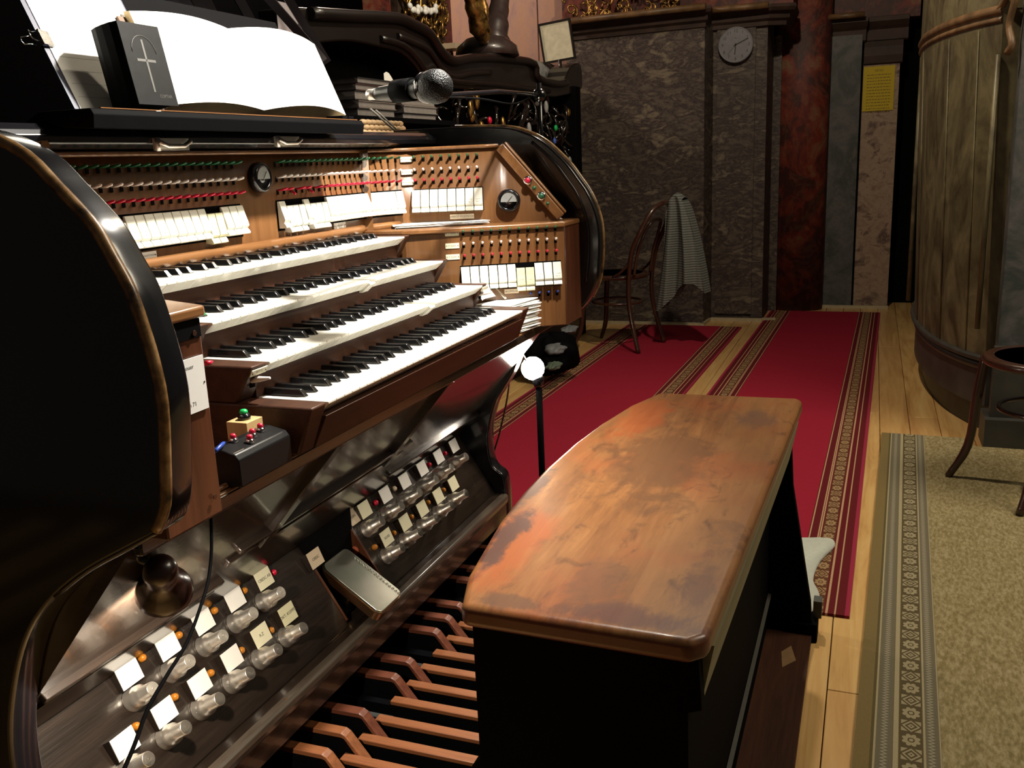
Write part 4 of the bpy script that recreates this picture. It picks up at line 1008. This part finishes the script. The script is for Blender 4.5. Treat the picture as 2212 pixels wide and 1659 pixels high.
sheetpile('paper_sheets', 'loose white sheets lying on the jamb top beside the fourth keyboard', 'paper', [(.905, .35), (1.03, .15), (1.10, .22), (.98, .40)], 1.0365, 4, paper, .002, 3)
sheetpile('paper_sheets', 'stack of folded white papers at the right end of the lowest keyboard', 'paper', [(.90, .06), (1.02, .02), (1.04, .10), (.92, .16)], .776, 22, paper, .0034, 5)
tag(MB().grid(lambda s_, t: Vector((.90+.075*s_-.01*t, .125+.02*t+.006*math.sin(s_*4), .862+.045*t*(1-.25*s_))), 6, 5).build('paper_note', paper, solid=1), 'crumpled white note leaning behind the lowest keyboard', 'paper')
tag(MB().grid(lambda s_, t: Vector((.985+.085*s_, .10+.03*t, .853+.04*t*(1-.5*abs(s_-.3)))), 6, 5).build('paper_note', plain('cream_paper', (.66, .60, .45), .8)), 'cream folded note below the right hand stop tabs', 'paper')
# ================================================================== MICROPHONE AND STAND
mic = thing('microphone', 'black handheld microphone with round mesh head pointing right', 'microphone', (.45, .0, 1.33))
YM = .02
h0, h3 = CAM + ray(940, 187)*1.54, CAM + ray(812, 203)*1.64
ax = (h0-h3).normalized(); Mm = axisM(h3, ax); Lm = (h0-h3).length
grill = Mat('mic_mesh', .45, .7); v = grill.coord(); n = S(grill.nt, grill.nt.nodes.new('ShaderNodeTexVoronoi').outputs[0]); vn = n.s.node; vn.inputs['Scale'].default_value = 420; grill.nt.links.new(v, vn.inputs['Vector'])
grill.color(grill.ramp(n, [(.2, (.003, .003, .003)), (.5, (.022, .022, .023))])); grill.bump(n, 1, .001); grill = grill.m
MB().lathe([(.0085, 0), (.0115, .012), (.012, .03), (.0135, .055), (.0165, Lm-.038), (.021, Lm-.026)], 24, 0, Mm).build('body', plain('mic_grey', (.010, .011, .010), .4), mic)
MB().lathe([(.0245, Lm-.028), (.0262, Lm-.022), (.0262, Lm-.014), (.0245, Lm-.010)], 24, 0, Mm).build('head_ring', black, mic)
MB().lathe([(.0215, Lm-.028), (.0268, Lm-.012), (.0285, Lm), (.0270, Lm+.012), (.020, Lm+.023), (.010, Lm+.028), (.0001, Lm+.029)], 28, 0, Mm).build('mesh_head', grill, mic)
MB().lathe([(.0060, -.022), (.0095, -.018), (.0095, 0)], 16, 0, Mm).build('plug', nickel, mic)
ms = thing('microphone_stand', 'thin dark microphone boom clamped to the far console cheek', 'microphone stand', (1.27, .06, 1.1))
sp0 = hx(1165, 205, 1.268)
MB().tube([Mm @ Vector((0, -.0, Lm*.35)), Mm @ Vector((0, 0, Lm*.65))], .0195, 16).build('clip', blackm, ms)
cl = Mm @ Vector((0, 0, Lm*.5)); cl = cl - Vector((0, 0, .0)); 
MB().tube([cl+Vector((.012, .014, -.002)), cl.lerp(sp0, .25)+Vector((.02, .02, -.004)), cl.lerp(sp0, .6)+Vector((0, 0, .004)), sp0], .0052, 8).build('boom', black, ms)
MB().tube([sp0+Vector((0, 0, .03)), Vector((sp0.x, sp0.y, 1.10))], .0075, 10).build('pole', black, ms)
MB().ball(sp0, .018, 12).build('swivel', black, ms)
MB().tube([sp0, sp0+Vector((-.05, -.01, -.025))], .006, 8).build('clutch_lever', black, ms)
MB().box(sp0.x-.018, sp0.x+.012, sp0.y-.012, sp0.y+.012, 1.10, 1.14).build('clamp', blackm, ms)
MB().tube(smooth_path([sp0+Vector((.0, 0, .01)), cl.lerp(sp0, .75)+Vector((0, 0, -.022)), cl.lerp(sp0, .45)+Vector((0, 0, -.012)), cl.lerp(sp0, .2)+Vector((.015, .02, -.008))], 5), .0022, 6).build('cable', blackm, ms)
# ================================================================== BEHIND THE CONSOLE
brownc = plain('dark_brown_varnish', (.006, .003, .0026), .42, coat=.4, var=.3, sc_=8)
bz_ = thing('carved_balustrade', 'dark brown scrolled gallery rail with glossy carved openwork panel below', 'balustrade', (3.4, 1.1, 0))
YB = 1.10
topL = [(630, 14), (663, 16), (752, 22), (853, 28), (885, 41), (916, 57), (932, 76), (945, 98), (964, 117), (983, 122), (1011, 117), (1056, 116), (1103, 120), (1150, 130), (1158, 161), (1201, 174), (1220, 171), (1232, 146), (1252, 136), (1258, 160), (1258, 190)]
botL = [(1250, 200), (1220, 206), (1185, 209), (1075, 196), (980, 190), (945, 176), (932, 158), (916, 165), (900, 142), (869, 114), (821, 101), (758, 89), (700, 92), (640, 100)]
def pp(l, y=YB): return [(hy(u, v, y).x, hy(u, v, y).z) for u, v in l]
def sm2(l): return [(p.x, p.z) for p in smooth_path([(x, 0, z) for x, z in l], 3)]
outl = sm2(pp(topL)) + sm2(pp(botL))
MB().prism(outl, YB, YB+.14, 'y').build('scroll_rail', brownc, bz_, bevel=.008)
tl = sm2(pp(topL[1:17])); MB().tube([(x, YB-.01, z-.02) for x, z in tl], .022, 8).build('rail_moulding', brownc, bz_)
tl = [(x, YB-.004, z-.09) for x, z in sm2(pp(topL[3:12]))]; MB().tube(tl, .014, 8).build('rail_moulding', brownc, bz_)
tl = [(x, YB-.004, z+.03) for x, z in sm2(pp(botL[2:11]))]; MB().tube(tl, .014, 8).build('rail_moulding', brownc, bz_)
MB().box(1.4, 4.95, YB+.145, YB+.16, .02, 1.66).build('panel_back', void, bz_)
MB().box(4.84, 4.96, YB-.02, YB+.14, 0, 1.64).build('end_post', blackm, bz_, bevel=.004)
MB().box(1.3, 4.84, YB-.02, YB+.14, 0, .22).build('plinth', brownc, bz_)
rn = random.Random(11)
glossy = plain('glossy_black_carving', (.010, .007, .006), .12, coat=.8)
flesh = plain('painted_ochre', (.34, .19, .10), .5, var=.3); bluec = plain('painted_blue', (.05, .10, .42), .4); greyc = plain('painted_grey', (.26, .26, .26), .5, var=.3)
mb = MB(); golds = MB()
for i in range(190):
    x = rn.uniform(2.42, 4.82); z = rn.uniform(.5, 1.50); r = rn.uniform(.03, .085); a0 = rn.uniform(0, 2*PI); tw = rn.choice((-1, 1)); turns = rn.uniform(1.2, 2.6)
    pts = [(x+(r*(1-k/16))*math.cos(a0+tw*turns*PI*k/14), YB+.04-.03*math.sin(k*.5), z+(r*1.5*(1-k/16))*math.sin(a0+tw*turns*PI*k/14)) for k in range(15)]
    mb.tube(pts, [rn.uniform(.008, .016)*(1-.04*k) for k in range(15)], 6)
mb.build('openwork_scrolls', glossy, bz_, kind='stuff')
for i in range(26):
    x = rn.uniform(2.5, 4.8); z = rn.uniform(1.22, 1.50) if i < 18 else rn.uniform(1.0, 1.3)
    m = rn.choice((flesh, flesh, greyc, gold, gold, flesh)) if i > 5 else (redm, bluec, greenb, redm, bluec, redm)[i]
    MB().ball((x, YB-.0, z), .024, 8, 0, (.8, .6, rn.uniform(1.0, 2.4)) if m in (flesh, greyc, gold) else (.7, .5, .8)).build('painted_detail', m, bz_)
# shelf with stacked books under the scroll
shf = thing('book_shelf', 'dark shelf under the scrolled rail holding stacked hymn books', 'shelf', (2.0, 1.0, 0))
MB().box(1.55, 2.36, .82, 1.06, 1.335, 1.352).build('board', blackm, shf)
MB().box(1.57, 1.61, .84, 1.05, .0098, 1.335).build('side', blackm, shf); MB().box(2.30, 2.34, .84, 1.05, .0098, 1.335).build('side', blackm, shf)
covers = [(.02, .02, .022), (.16, .13, .115), (.012, .012, .015), (.05, .02, .02), (.23, .21, .20), (.015, .02, .02)]
lbls = ['bottom left', 'second from bottom left', 'third from bottom left']
def book(x0, x1, y0, y1, z, h, c, label, rot=0):
    t = thing('hymn_book', label, 'book', ((x0+x1)/2, (y0+y1)/2, z), 'books stacked under the scrolled rail')
    cm = plain('cover_%d' % int(c[0]*999+z*99), c, .5)
    MB().box(x0, x1, y0, y1, z, z+.003).build('cover', cm, t); MB().box(x0, x1, y0, y1, z+h-.003, z+h).build('cover', cm, t)
    MB().box(x0+.004, x1-.002, y0+.004, y1-.004, z+.0032, z+h-.0032).build('page_block', plain('pages', (.20, .18, .17), .8), t)
zz = 1.3525
for i, (h, c, s_) in enumerate(((.026, covers[0], 0), (.024, covers[1], .01), (.030, covers[2], -.01), (.022, covers[3], .0), (.020, covers[0], .015))):
    book(1.62+s_, 1.88+s_, .84, 1.04, zz, h, c, ['lowest book of the left stack, black cover', 'pale grey book second in the left stack', 'black book third in the left stack', 'dark red book fourth in the left stack', 'topmost book of the left stack, black cover'][i]); zz += h+.0004
zz = 1.3525
for i, (h, c, s_) in enumerate(((.022, covers[2], 0), (.026, covers[4], .01), (.024, covers[1], -.005), (.032, covers[0], 0))):
    book(1.96+s_, 2.24+s_, .85, 1.05, zz, h, c, ['lowest book of the right stack, black cover', 'whitish book second in the right stack', 'pale book third in the right stack', 'topmost book of the right stack, black cover'][i]); zz += h+.0004
tag(MB().grid(lambda s_, t: Vector((2.02+.12*s_, .95, zz+.002+.06*t*(1-.8*s_*s_)+.01*math.sin(6*s_))), 6, 5).build('paper_note', paper), 'torn white paper scrap standing on the right book stack', 'paper')
# braided basket of reeds
bs = thing('wicker_basket', 'low braided straw basket edge on the console lid behind the desk', 'basket', (1.0, .62, 1.268))
straw = plain('straw', (.40, .26, .13), .6, var=.3)
bx0, bx1 = hy(785, 270, .50).x, hy(872, 270, .50).x
for r_ in range(3):
    for i in range(9):
        x = bx0 + (bx1-bx0)*(i+.5*(r_ % 2))/9; MB().ball((x, .50, 1.277+r_*.013), .012, 8, 0, (1.5, .7, .62)).build('strand', straw, bs)
MB().box(bx0-.01, bx1+.01, .505, .62, 1.2695, 1.30).build('body', plain('dark_straw', (.07, .04, .02), .7), bs)
tag(MB().tube([hy(800, 235, .40), hy(850, 280, .40)], .0025, 6).tube([hy(812, 238, .40), hy(856, 279, .40)], .0022, 6).build('bow_sticks', plain('grey_sticks', (.10, .09, .075), .5), kind='stuff'), 'thin dark sticks leaning across the straw basket', 'stick')
# slat-backed chairs/stand behind the scores
sl_ = thing('slatted_stand', 'dark wooden slatted stand behind the open score', 'music stand', (.9, .8, 0))
YS2 = .83
slats = [((365, -10), (405, 45)), ((392, -10), (425, 45)), ((418, -10), (450, 45)), ((440, -10), (468, 45)), ((512, -10), (548, 60)), ((575, -10), (640, 75)), ((612, -20), (662, 80))]
for a, b in slats:
    p, q_ = hy(*a, YS2), hy(b[0], b[1]+60, YS2-.06); q_ = hy(b[0]+(b[0]-a[0])*.9, b[1]+55, YS2-.05)
    d = (q_-p).normalized(); MB().box(0, (q_-p).length, -.012, .012, -.006, .006, 0, axisM(p, d) @ Matrix.Rotation(-PI/2, 4, 'Y')).build('slat', plain('purple_black_paint', (.022, .017, .022), .35), sl_)
p, q_ = hy(330, 8, YS2), hy(520, 5, YS2)
MB().box(p.x, hy(660, 0, YS2).x, YS2, YS2+.02, p.z-.10, p.z-.07).build('cross_bar', blackm, sl_)
MB().box(.60, .63, YS2, YS2+.03, 0, 1.50).build('leg', blackm, sl_); MB().box(1.20, 1.23, YS2, YS2+.03, 0, 1.50).build('leg', blackm, sl_)
sh_ = hy(608, -10, YS2+.03); sp_ = hy(645, 62, YS2+.03)
tag(MB().box(hy(592, 0, .87).x, hy(636, 0, .87).x, .865, .867, 1.45, 1.66).build('score_sheet', plain('lilac_white_paper', (.42, .38, .42), .7)), 'pale sheet standing behind the slatted stand', 'sheet music')
# pink marble pier, gilded figure, floral carving, upper gilding
MB().box(5.9, 6.2, 1.69, 2.40, 0, 3.6).build('marble_pier', mar_pink, back)
MB().box(5.9, 6.2, 1.30, 1.68, 0, 3.6).build('marble_pier', mar_pink, back)
MB().box(6.3, 6.4, 1.3, 3.4, 0, 3.6).build('marble_pier', mar_red, back)
fg = thing('carved_figure', 'dark carved figure with gilded drapery standing on the gallery rail', 'statue', (3.7, 1.17, 1.70))
YF = 1.17
bodym = plain('dark_bronze_paint', (.035, .022, .02), .35, coat=.3, var=.3, sc_=20)
def fpt(u, v, dy=0): return hy(u, v, YF+dy)
mb = MB().tube(smooth_path([fpt(1082, -20), fpt(1078, 20), fpt(1072, 50), fpt(1068, 85), fpt(1072, 118)], 4), [.05]*4+[.055]*4+[.07]*4+[.085]*4+[.10], 12)
mb.build('robe', bodym, fg)
MB().tube(smooth_path([fpt(1072, 40), fpt(1090, 60), fpt(1088, 40), fpt(1080, 22)], 4), .022, 8).build('arm', bodym, fg)
MB().tube(smooth_path([fpt(1012, -20, -.05), fpt(1022, 10, -.05), fpt(1032, 40, -.05), fpt(1036, 70, -.04), fpt(1048, 84, -.03)], 4), [.035]*4+[.045]*4+[.05]*4+[.035]*4+[.01], 10).build('drapery', gold, fg)
MB().tube(smooth_path([fpt(1035, -20, -.05), fpt(1045, 15, -.06), fpt(1047, 50, -.06), fpt(1056, 75, -.05)], 4), [.02]*4+[.025]*4+[.02]*4+[.006], 8).build('drapery', gold, fg)
MB().lathe([(.17, 0), (.16, .05), (.11, .09), (.0001, .12)], 16, 0, Matrix.Translation((fpt(1060, 116).x, YF+.02, fpt(1060, 122).z))).build('base', bodym, fg)
cv = thing('floral_carving', 'dark gilded carving with white painted blossoms above the scrolled rail', 'carving', (3.0, 1.6, 1.9))
rn = random.Random(4); mb = MB()
xa2, xb2 = hy(868, 40, 1.6).x, hy(966, 40, 1.6).x
MB().box(xa2, xb2, 1.62, 1.66, 0, 2.6).build('back_board', plain('dark_umber', (.03, .018, .012), .5, var=.5), cv)
for i in range(70):
    x = rn.uniform(xa2, xb2); z = rn.uniform(1.75, 2.25); r = rn.uniform(.02, .06); a0 = rn.uniform(0, 6)
    mb.tube([(x+r*(1-k/12)*math.cos(a0+k*.5), 1.60-.01*math.sin(k), z+1.4*r*(1-k/12)*math.sin(a0+k*.5)) for k in range(10)], .009, 5)
mb.build('gilt_scrolls', gold, cv, kind='stuff')
for i in range(15):
    p = hy(886+rn.uniform(-2, 58), 18+rn.uniform(-6, 8), 1.56); MB().ball(p, .021, 8, 0, (1, .6, .8)).build('blossom', white, cv)
tag(MB().box(hy(955, 95, 1.58).x, hy(978, 95, 1.58).x, 1.50, 1.58, hy(960, 104, 1.55).z, hy(960, 92, 1.55).z).build('pale_ledge_block', tanlab), 'small pale block on the ledge right of the floral carving', 'block')
gl_ = MB(); rn = random.Random(9)
for i in range(60):
    y = rn.uniform(.55, 1.40); z = rn.uniform(2.125, 2.30); r = rn.uniform(.02, .045); a0 = rn.uniform(0, 6)
    gl_.tube([(5.52, y+r*(1-k/12)*math.cos(a0+k*.55), z+r*1.3*(1-k/12)*math.sin(a0+k*.55)) for k in range(10)], .008, 5)
g_ = tag(gl_.build('gilt_frieze', gold, kind='stuff'), 'band of gilded scroll carving above the marble wall cornice', 'carving')
# framed card leaning at the rail end, rounded white case
fr_ = thing('framed_card', 'cream card in a thin dark frame, tilted, at the rail end', 'picture frame', (4.9, 1.2, 1.75))
cs = [hx(u, v, 4.9) for u, v in ((1166, 56), (1228, 44), (1240, 122), (1178, 134))]
cen = sum(cs, Vector())/4; uu = ((cs[1]-cs[0])+(cs[2]-cs[3])).normalized(); vv_ = ((cs[0]-cs[3])+(cs[1]-cs[2])).normalized(); nn = uu.cross(vv_).normalized(); nn = nn if nn.x < 0 else -nn
wd = (cs[1]-cs[0]).length; ht = (cs[0]-cs[3]).length; Mf = frame(cen, uu, vv_, nn)
MB().box(-wd/2, wd/2, -ht/2, ht/2, -.01, -.001, 0, Mf).build('card', plain('cream_card', (.60, .56, .42), .7), fr_)
for b_ in ((-wd/2-.012, -wd/2, -ht/2-.012, ht/2+.012), (wd/2, wd/2+.012, -ht/2-.012, ht/2+.012), (-wd/2, wd/2, ht/2, ht/2+.012), (-wd/2, wd/2, -ht/2-.012, -ht/2)):
    MB().box(*b_, -.012, .006, 0, Mf).build('frame_bar', brownc, fr_)
MB().tube([cen - vv_*(ht/2) , Vector((4.93, cen.y-.02, 1.62))], .012, 8).build('support', brownc, fr_)
rc = thing('rounded_case', 'pale grey rounded case behind the rail end below the framed card', 'case', (4.7, 1.25, 1.6))
a, b = hy(1162, 160, 1.28), hy(1222, 170, 1.28); t_ = hy(1200, 133, 1.28)
pr = [(-.09, 0)] + [(-.09*math.cos(k*PI/12), (t_.z-a.z+.02)*math.sin(k*PI/12)**.7) for k in range(1, 12)] + [(.09, 0)]
MB().prism([(1.37+y, a.z-.02+z) for y, z in pr], a.x, b.x, 'x', smooth=True).build('lid', greyc, rc, bevel=.01)
MB().box(a.x, b.x, 1.29, 1.45, a.z-.10, a.z-.021).build('body', greyc, rc)
MB().prism([(1.37+y*1.03, a.z-.02+z*1.03) for y, z in pr], (a.x+b.x)/2+.1, (a.x+b.x)/2+.12, 'x').build('strap', blackm, rc)
MB().box(a.x, b.x, 1.29, 1.45, 0, a.z-.101).build('stand', void, rc)
# ================================================================== CLOCK AND NOTICE
ck = thing('wall_clock', 'round white wall clock with black hands hanging on the pilaster', 'clock', (5.53, .158, 1.887))
CX = 5.525; cy, cz, R_ = .157, 1.880, .112
Mk = frame((CX, cy, cz), (0, -1, 0), (0, 0, 1), (-1, 0, 0))
facem = plain('clock_face', (.88, .90, .97), .5, var=.02)
MB().lathe([(R_, -.03), (R_*1.03, -.01), (R_*1.03, .006), (R_*.97, .010), (R_*.95, .004)], 40, 0, Mk).build('case', plain('dark_grey_rim', (.16, .16, .18), .4), ck)
MB().lathe([(R_*.955, .0035), (.0001, .0036)], 40, 0, Mk).build('dial', facem, ck)
for h in range(1, 13):
    a = PI/2 - h*PI/6; MB().text(str(h), .030, Mk @ Matrix.Translation((R_*.78*math.cos(a), R_*.78*math.sin(a), .005))).build('numeral', ink, ck, normals=False)
MB().text('w', .016, Mk @ Matrix.Translation((0, R_*.40, .005))).build('logo', ink, ck, normals=False)
def hand(deg, L_, w_, nm):
    a = math.radians(90-deg); Mh2 = Mk @ Matrix.Rotation(a, 4, 'Z'); MB().box(-L_*.15, L_, -w_/2, w_/2, .006, .0075, 0, Mh2).build(nm, ink, ck)
hand(66, R_*.80, .007, 'minute_hand'); hand(185, R_*.55, .008, 'hour_hand'); hand(222, R_*.7, .0015, 'second_hand')
nt = thing('yellow_notice', 'yellow printed notice taped to the rose marble pilaster', 'notice', (6.23, -.755, 1.57))
q0, q1, q2_ = hx(1866, 145, 6.232), hx(1934, 144, 6.232), hx(1862, 241, 6.232)
yel = plain('yellow_paper', (.50, .37, .02), .8, var=.03)
Mn = frame(((6.232), (q0.y+q1.y)/2, (q0.z+q2_.z)/2), (0, -1, 0), (0, 0, 1), (-1, 0, 0)); wn, hn = abs(q0.y-q1.y), abs(q0.z-q2_.z)
MB().box(-wn/2, wn/2, -hn/2, hn/2, -.001, 0, 0, Mn).build('paper', yel, nt)
rn = random.Random(2); mb = MB()
prt = plain('brown_print', (.16, .11, .02), .8)
mb.text('REND', .022, Mn @ Matrix.Translation((0, hn*.40, .0006)))
for i in range(13):
    x = -wn*.38
    while x < wn*.36:
        L_ = rn.uniform(.006, .02); mb.box(x, min(x+L_, wn*.38), hn*.30-i*.021, hn*.30-i*.021+.005, .0003, .0006, 0, Mn); x += L_+.005
mb.build('printed_lines', prt, nt, normals=False, kind='stuff')
# ================================================================== BENTWOOD CHAIRS
def bent_chair(label, loc, rz, group=None):
    t = thing('bentwood_chair', label, 'chair', (0, 0, 0), 'bentwood chairs')
    mb = MB().lathe([(.200, .440), (.206, .447), (.206, .462), (.198, .468), (.17, .4665)], 32, 0, Matrix.Diagonal((1, 1.02, 1, 1))); mb.build('seat_ring', bentw, t)
    MB().lathe([(.172, .4665), (.165, .463), (.0001, .461)], 32).build('seat_panel', wood('seat_ply', (.06, .022, .014), (.13, .05, .03), 'x', 1, .3, .5), t)
    for s_ in (-1, 1):
        MB().tube(smooth_path([(s_*.15, .135, .45), (s_*.158, .15, .30), (s_*.168, .165, .12), (s_*.195, .215, .0)], 4), [.017]*6+[.015]*4+[.013]*3, 10).build('leg', bentw, t)
    hoop = [(-.185, -.245, 0), (-.175, -.205, .15), (-.165, -.175, .30), (-.165, -.175, .46), (-.175, -.205, .62), (-.172, -.262, .74), (-.125, -.310, .85), (-.05, -.335, .89), (.05, -.335, .89), (.125, -.310, .85), (.172, -.262, .74), (.175, -.205, .62), (.165, -.175, .46), (.165, -.175, .30), (.175, -.205, .15), (.185, -.245, 0)]
    MB().tube(smooth_path(hoop, 5), .0145, 10).build('back_hoop', bentw, t)
    inn = [(-.115, -.185, .46), (-.112, -.21, .60), (-.10, -.252, .72), (-.055, -.285, .79), (.055, -.285, .79), (.10, -.252, .72), (.112, -.21, .60), (.115, -.185, .46)]
    MB().tube(smooth_path(inn, 5), .010, 8).build('inner_bow', bentw, t)
    MB().tube([(.150*math.cos(a), .150*math.sin(a)*1.05-.01, .285) for a in [2*PI*i/32 for i in range(32)]], .008, 8, closed=True).build('leg_ring', bentw, t)
    for s_ in (-1, 1): MB().tube(smooth_path([(s_*.168, -.185, .55), (s_*.185, -.13, .49), (s_*.19, -.08, .462)], 4), .008, 8).build('hip_brace', bentw, t)
    t.location = loc; t.rotation_euler.z = rz; WL[t] = Vector(loc); return t
A_ = Vector((4.281, .551)); B_ = Vector((4.658, .466)); mid = (A_+B_)/2; ang = math.atan2((B_-A_).y, (B_-A_).x)
fw2 = Vector((-math.sin(ang), math.cos(ang)))
c2 = mid + fw2*.245
bent_chair('dark bentwood chair with a grey jacket on its back, by the marble wall', (c2.x, c2.y, .0095), ang)
F1, F2 = Vector((2.354, -1.111)), Vector((2.089, -1.247)); m2 = (F1+F2)/2; dv2 = (F2-F1).normalized()
an = math.atan2(dv2.y, dv2.x); 
fwd = Vector((-math.sin(an), math.cos(an)))
c3 = Vector((2.40, -1.30))
bent_chair('dark bentwood chair on the beige runner, cut by the right frame edge', (2.30, -1.33, .0105), math.radians(28.6))
# jacket
jk = MB()
jx = lambda x: A_.lerp(B_, (x+.185)/.37)
def jfn(s_, t, side=0):
    # s: 0 at the hoop .. 1 outer hanging edge ; t: 0 top .. 1 hem
    wdt = .10 + .22*t**.8
    out = .02 - .10*(1-t)**2*0 - (s_*wdt + .075*(1-t)*1.0 + .03)
    fold = .028*math.sin(s_*13+1.0+t*1.5)*min(1, t*2+.15) + .010*math.sin(s_*29+t*4)*t
    ua = .035 + fold + side
    base = mid + Vector((math.cos(ang), math.sin(ang)))*ua
    z = .955 - .05*(1-s_)**2 - .10*abs(s_-.45)**1.5 - t*(.60 + .05*math.sin(s_*6+.8) - .07*s_*s_)
    q = base + fw2*out
    return Vector((q.x, q.y, z))
jk.grid(jfn, 40, 32)
jk.grid(lambda s_, t: jfn(s_, t, .10), 40, 32)
for s0 in (0, 1): jk.grid(lambda s_, t: jfn(s0, t).lerp(jfn(s0, t, .10), s_), 4, 32)
jk.grid(lambda s_, t: jfn(s_, 0).lerp(jfn(s_, 0, .10), t) + Vector((0, 0, .018*math.sin(PI*t))), 40, 6)
knit = Mat('grey_knit', .95, 0, .1); v = knit.coord(); X2, Y2, Z2 = knit.xyz(v); rib = ((Z2*420).sin()*.5+.5)*.6 + knit.noise(v, 160, 2)*.4
knit.color(knit.ramp(rib, [(.25, (.075, .08, .074)), (.75, (.18, .19, .175))])); knit.bump(rib, .6, .002); knit = knit.m
tag(jk.build('jacket', knit), 'grey knitted jacket draped over the back of the bentwood chair', 'jacket')
# cloth under bench end
cl_ = [(1.640, -.50), (1.640, -.585), (1.665, -.668), (1.625, -.688), (1.50, -.652), (1.36, -.640), (1.26, -.664), (1.19, -.650), (1.115, -.618), (1.115, -.50)]
cl_ = [(max(x, 1.115), y) for x, y in cl_]
clm = plain('pale_green_cloth', (.50, .53, .47), .9, var=.05, sc_=60, bump=.4)
mb = MB(); co = smooth_path([(x, y, 0) for x, y in cl_], 3, closed=True); cc = Vector((1.36, -.56, .024))
lo1 = [Vector((p.x, p.y, .0092)) for p in co]; hi1 = [Vector((cc.x+(p.x-cc.x)*.975, cc.y+(p.y-cc.y)*.975, .021+.003*noise.noise(p*9))) for p in co]; N_ = len(co)
mb.add(lo1+hi1+[cc], [(i, (i+1) % N_, N_+(i+1) % N_, N_+i) for i in range(N_)] + [(N_+i, N_+(i+1) % N_, 2*N_) for i in range(N_)], smooth=True)
tag(mb.build('folded_cloth', clm), 'pale grey-green folded felt cloth on the runner at the bench end', 'cloth')
# bag and bits under the far chair
bg = thing('crumpled_bag', 'crumpled dark bag with grey folds on the floor behind the far console leg', 'bag', (3.3, .75, 0))
rn = random.Random(3)
def lump(p, r, m, nm, sq=(1, 1, .7)):
    mb = MB(); base = 3
    mb.grid(lambda s_, t: Vector((r*sq[0]*math.cos(2*PI*s_)*math.sin(PI*t), r*sq[1]*math.sin(2*PI*s_)*math.sin(PI*t), -r*sq[2]*math.cos(PI*t))) * (1+.35*noise.noise(Vector((math.cos(2*PI*s_)*2+p[0]*7, math.sin(2*PI*s_)*2, t*4)))) + Vector(p), 28, 16)
    mb.build(nm, m, bg)
lump((3.55, .86, .155), .15, blackm, 'bag_body'); lump((3.46, .80, .20), .055, plain('grey_fold', (.12, .13, .14), .6), 'fold', (1.4, 1, .5)); lump((3.35, .78, .13), .05, plain('green_fold', (.08, .11, .08), .6), 'fold', (1.5, .7, .4)); lump((3.7, .80, .26), .05, plain('grey_fold', (.12, .13, .14), .6), 'fold', (1.6, .8, .4))
tag(MB().box(3.98, 4.16, .95, 1.06, .0005, .004).build('paper_scrap', tanlab), 'yellowish paper scrap on the floor under the bentwood chair', 'paper')
# floor paper scrap on the bench base board
tag(MB().prism([(.86, -.600), (.93, -.592), (.965, -.612), (.90, -.628)], .0202, .0212, 'z').build('paper_scrap', plain('ochre_scrap', (.20, .11, .04), .8)), 'small ochre paper scrap on the bench base board', 'paper')
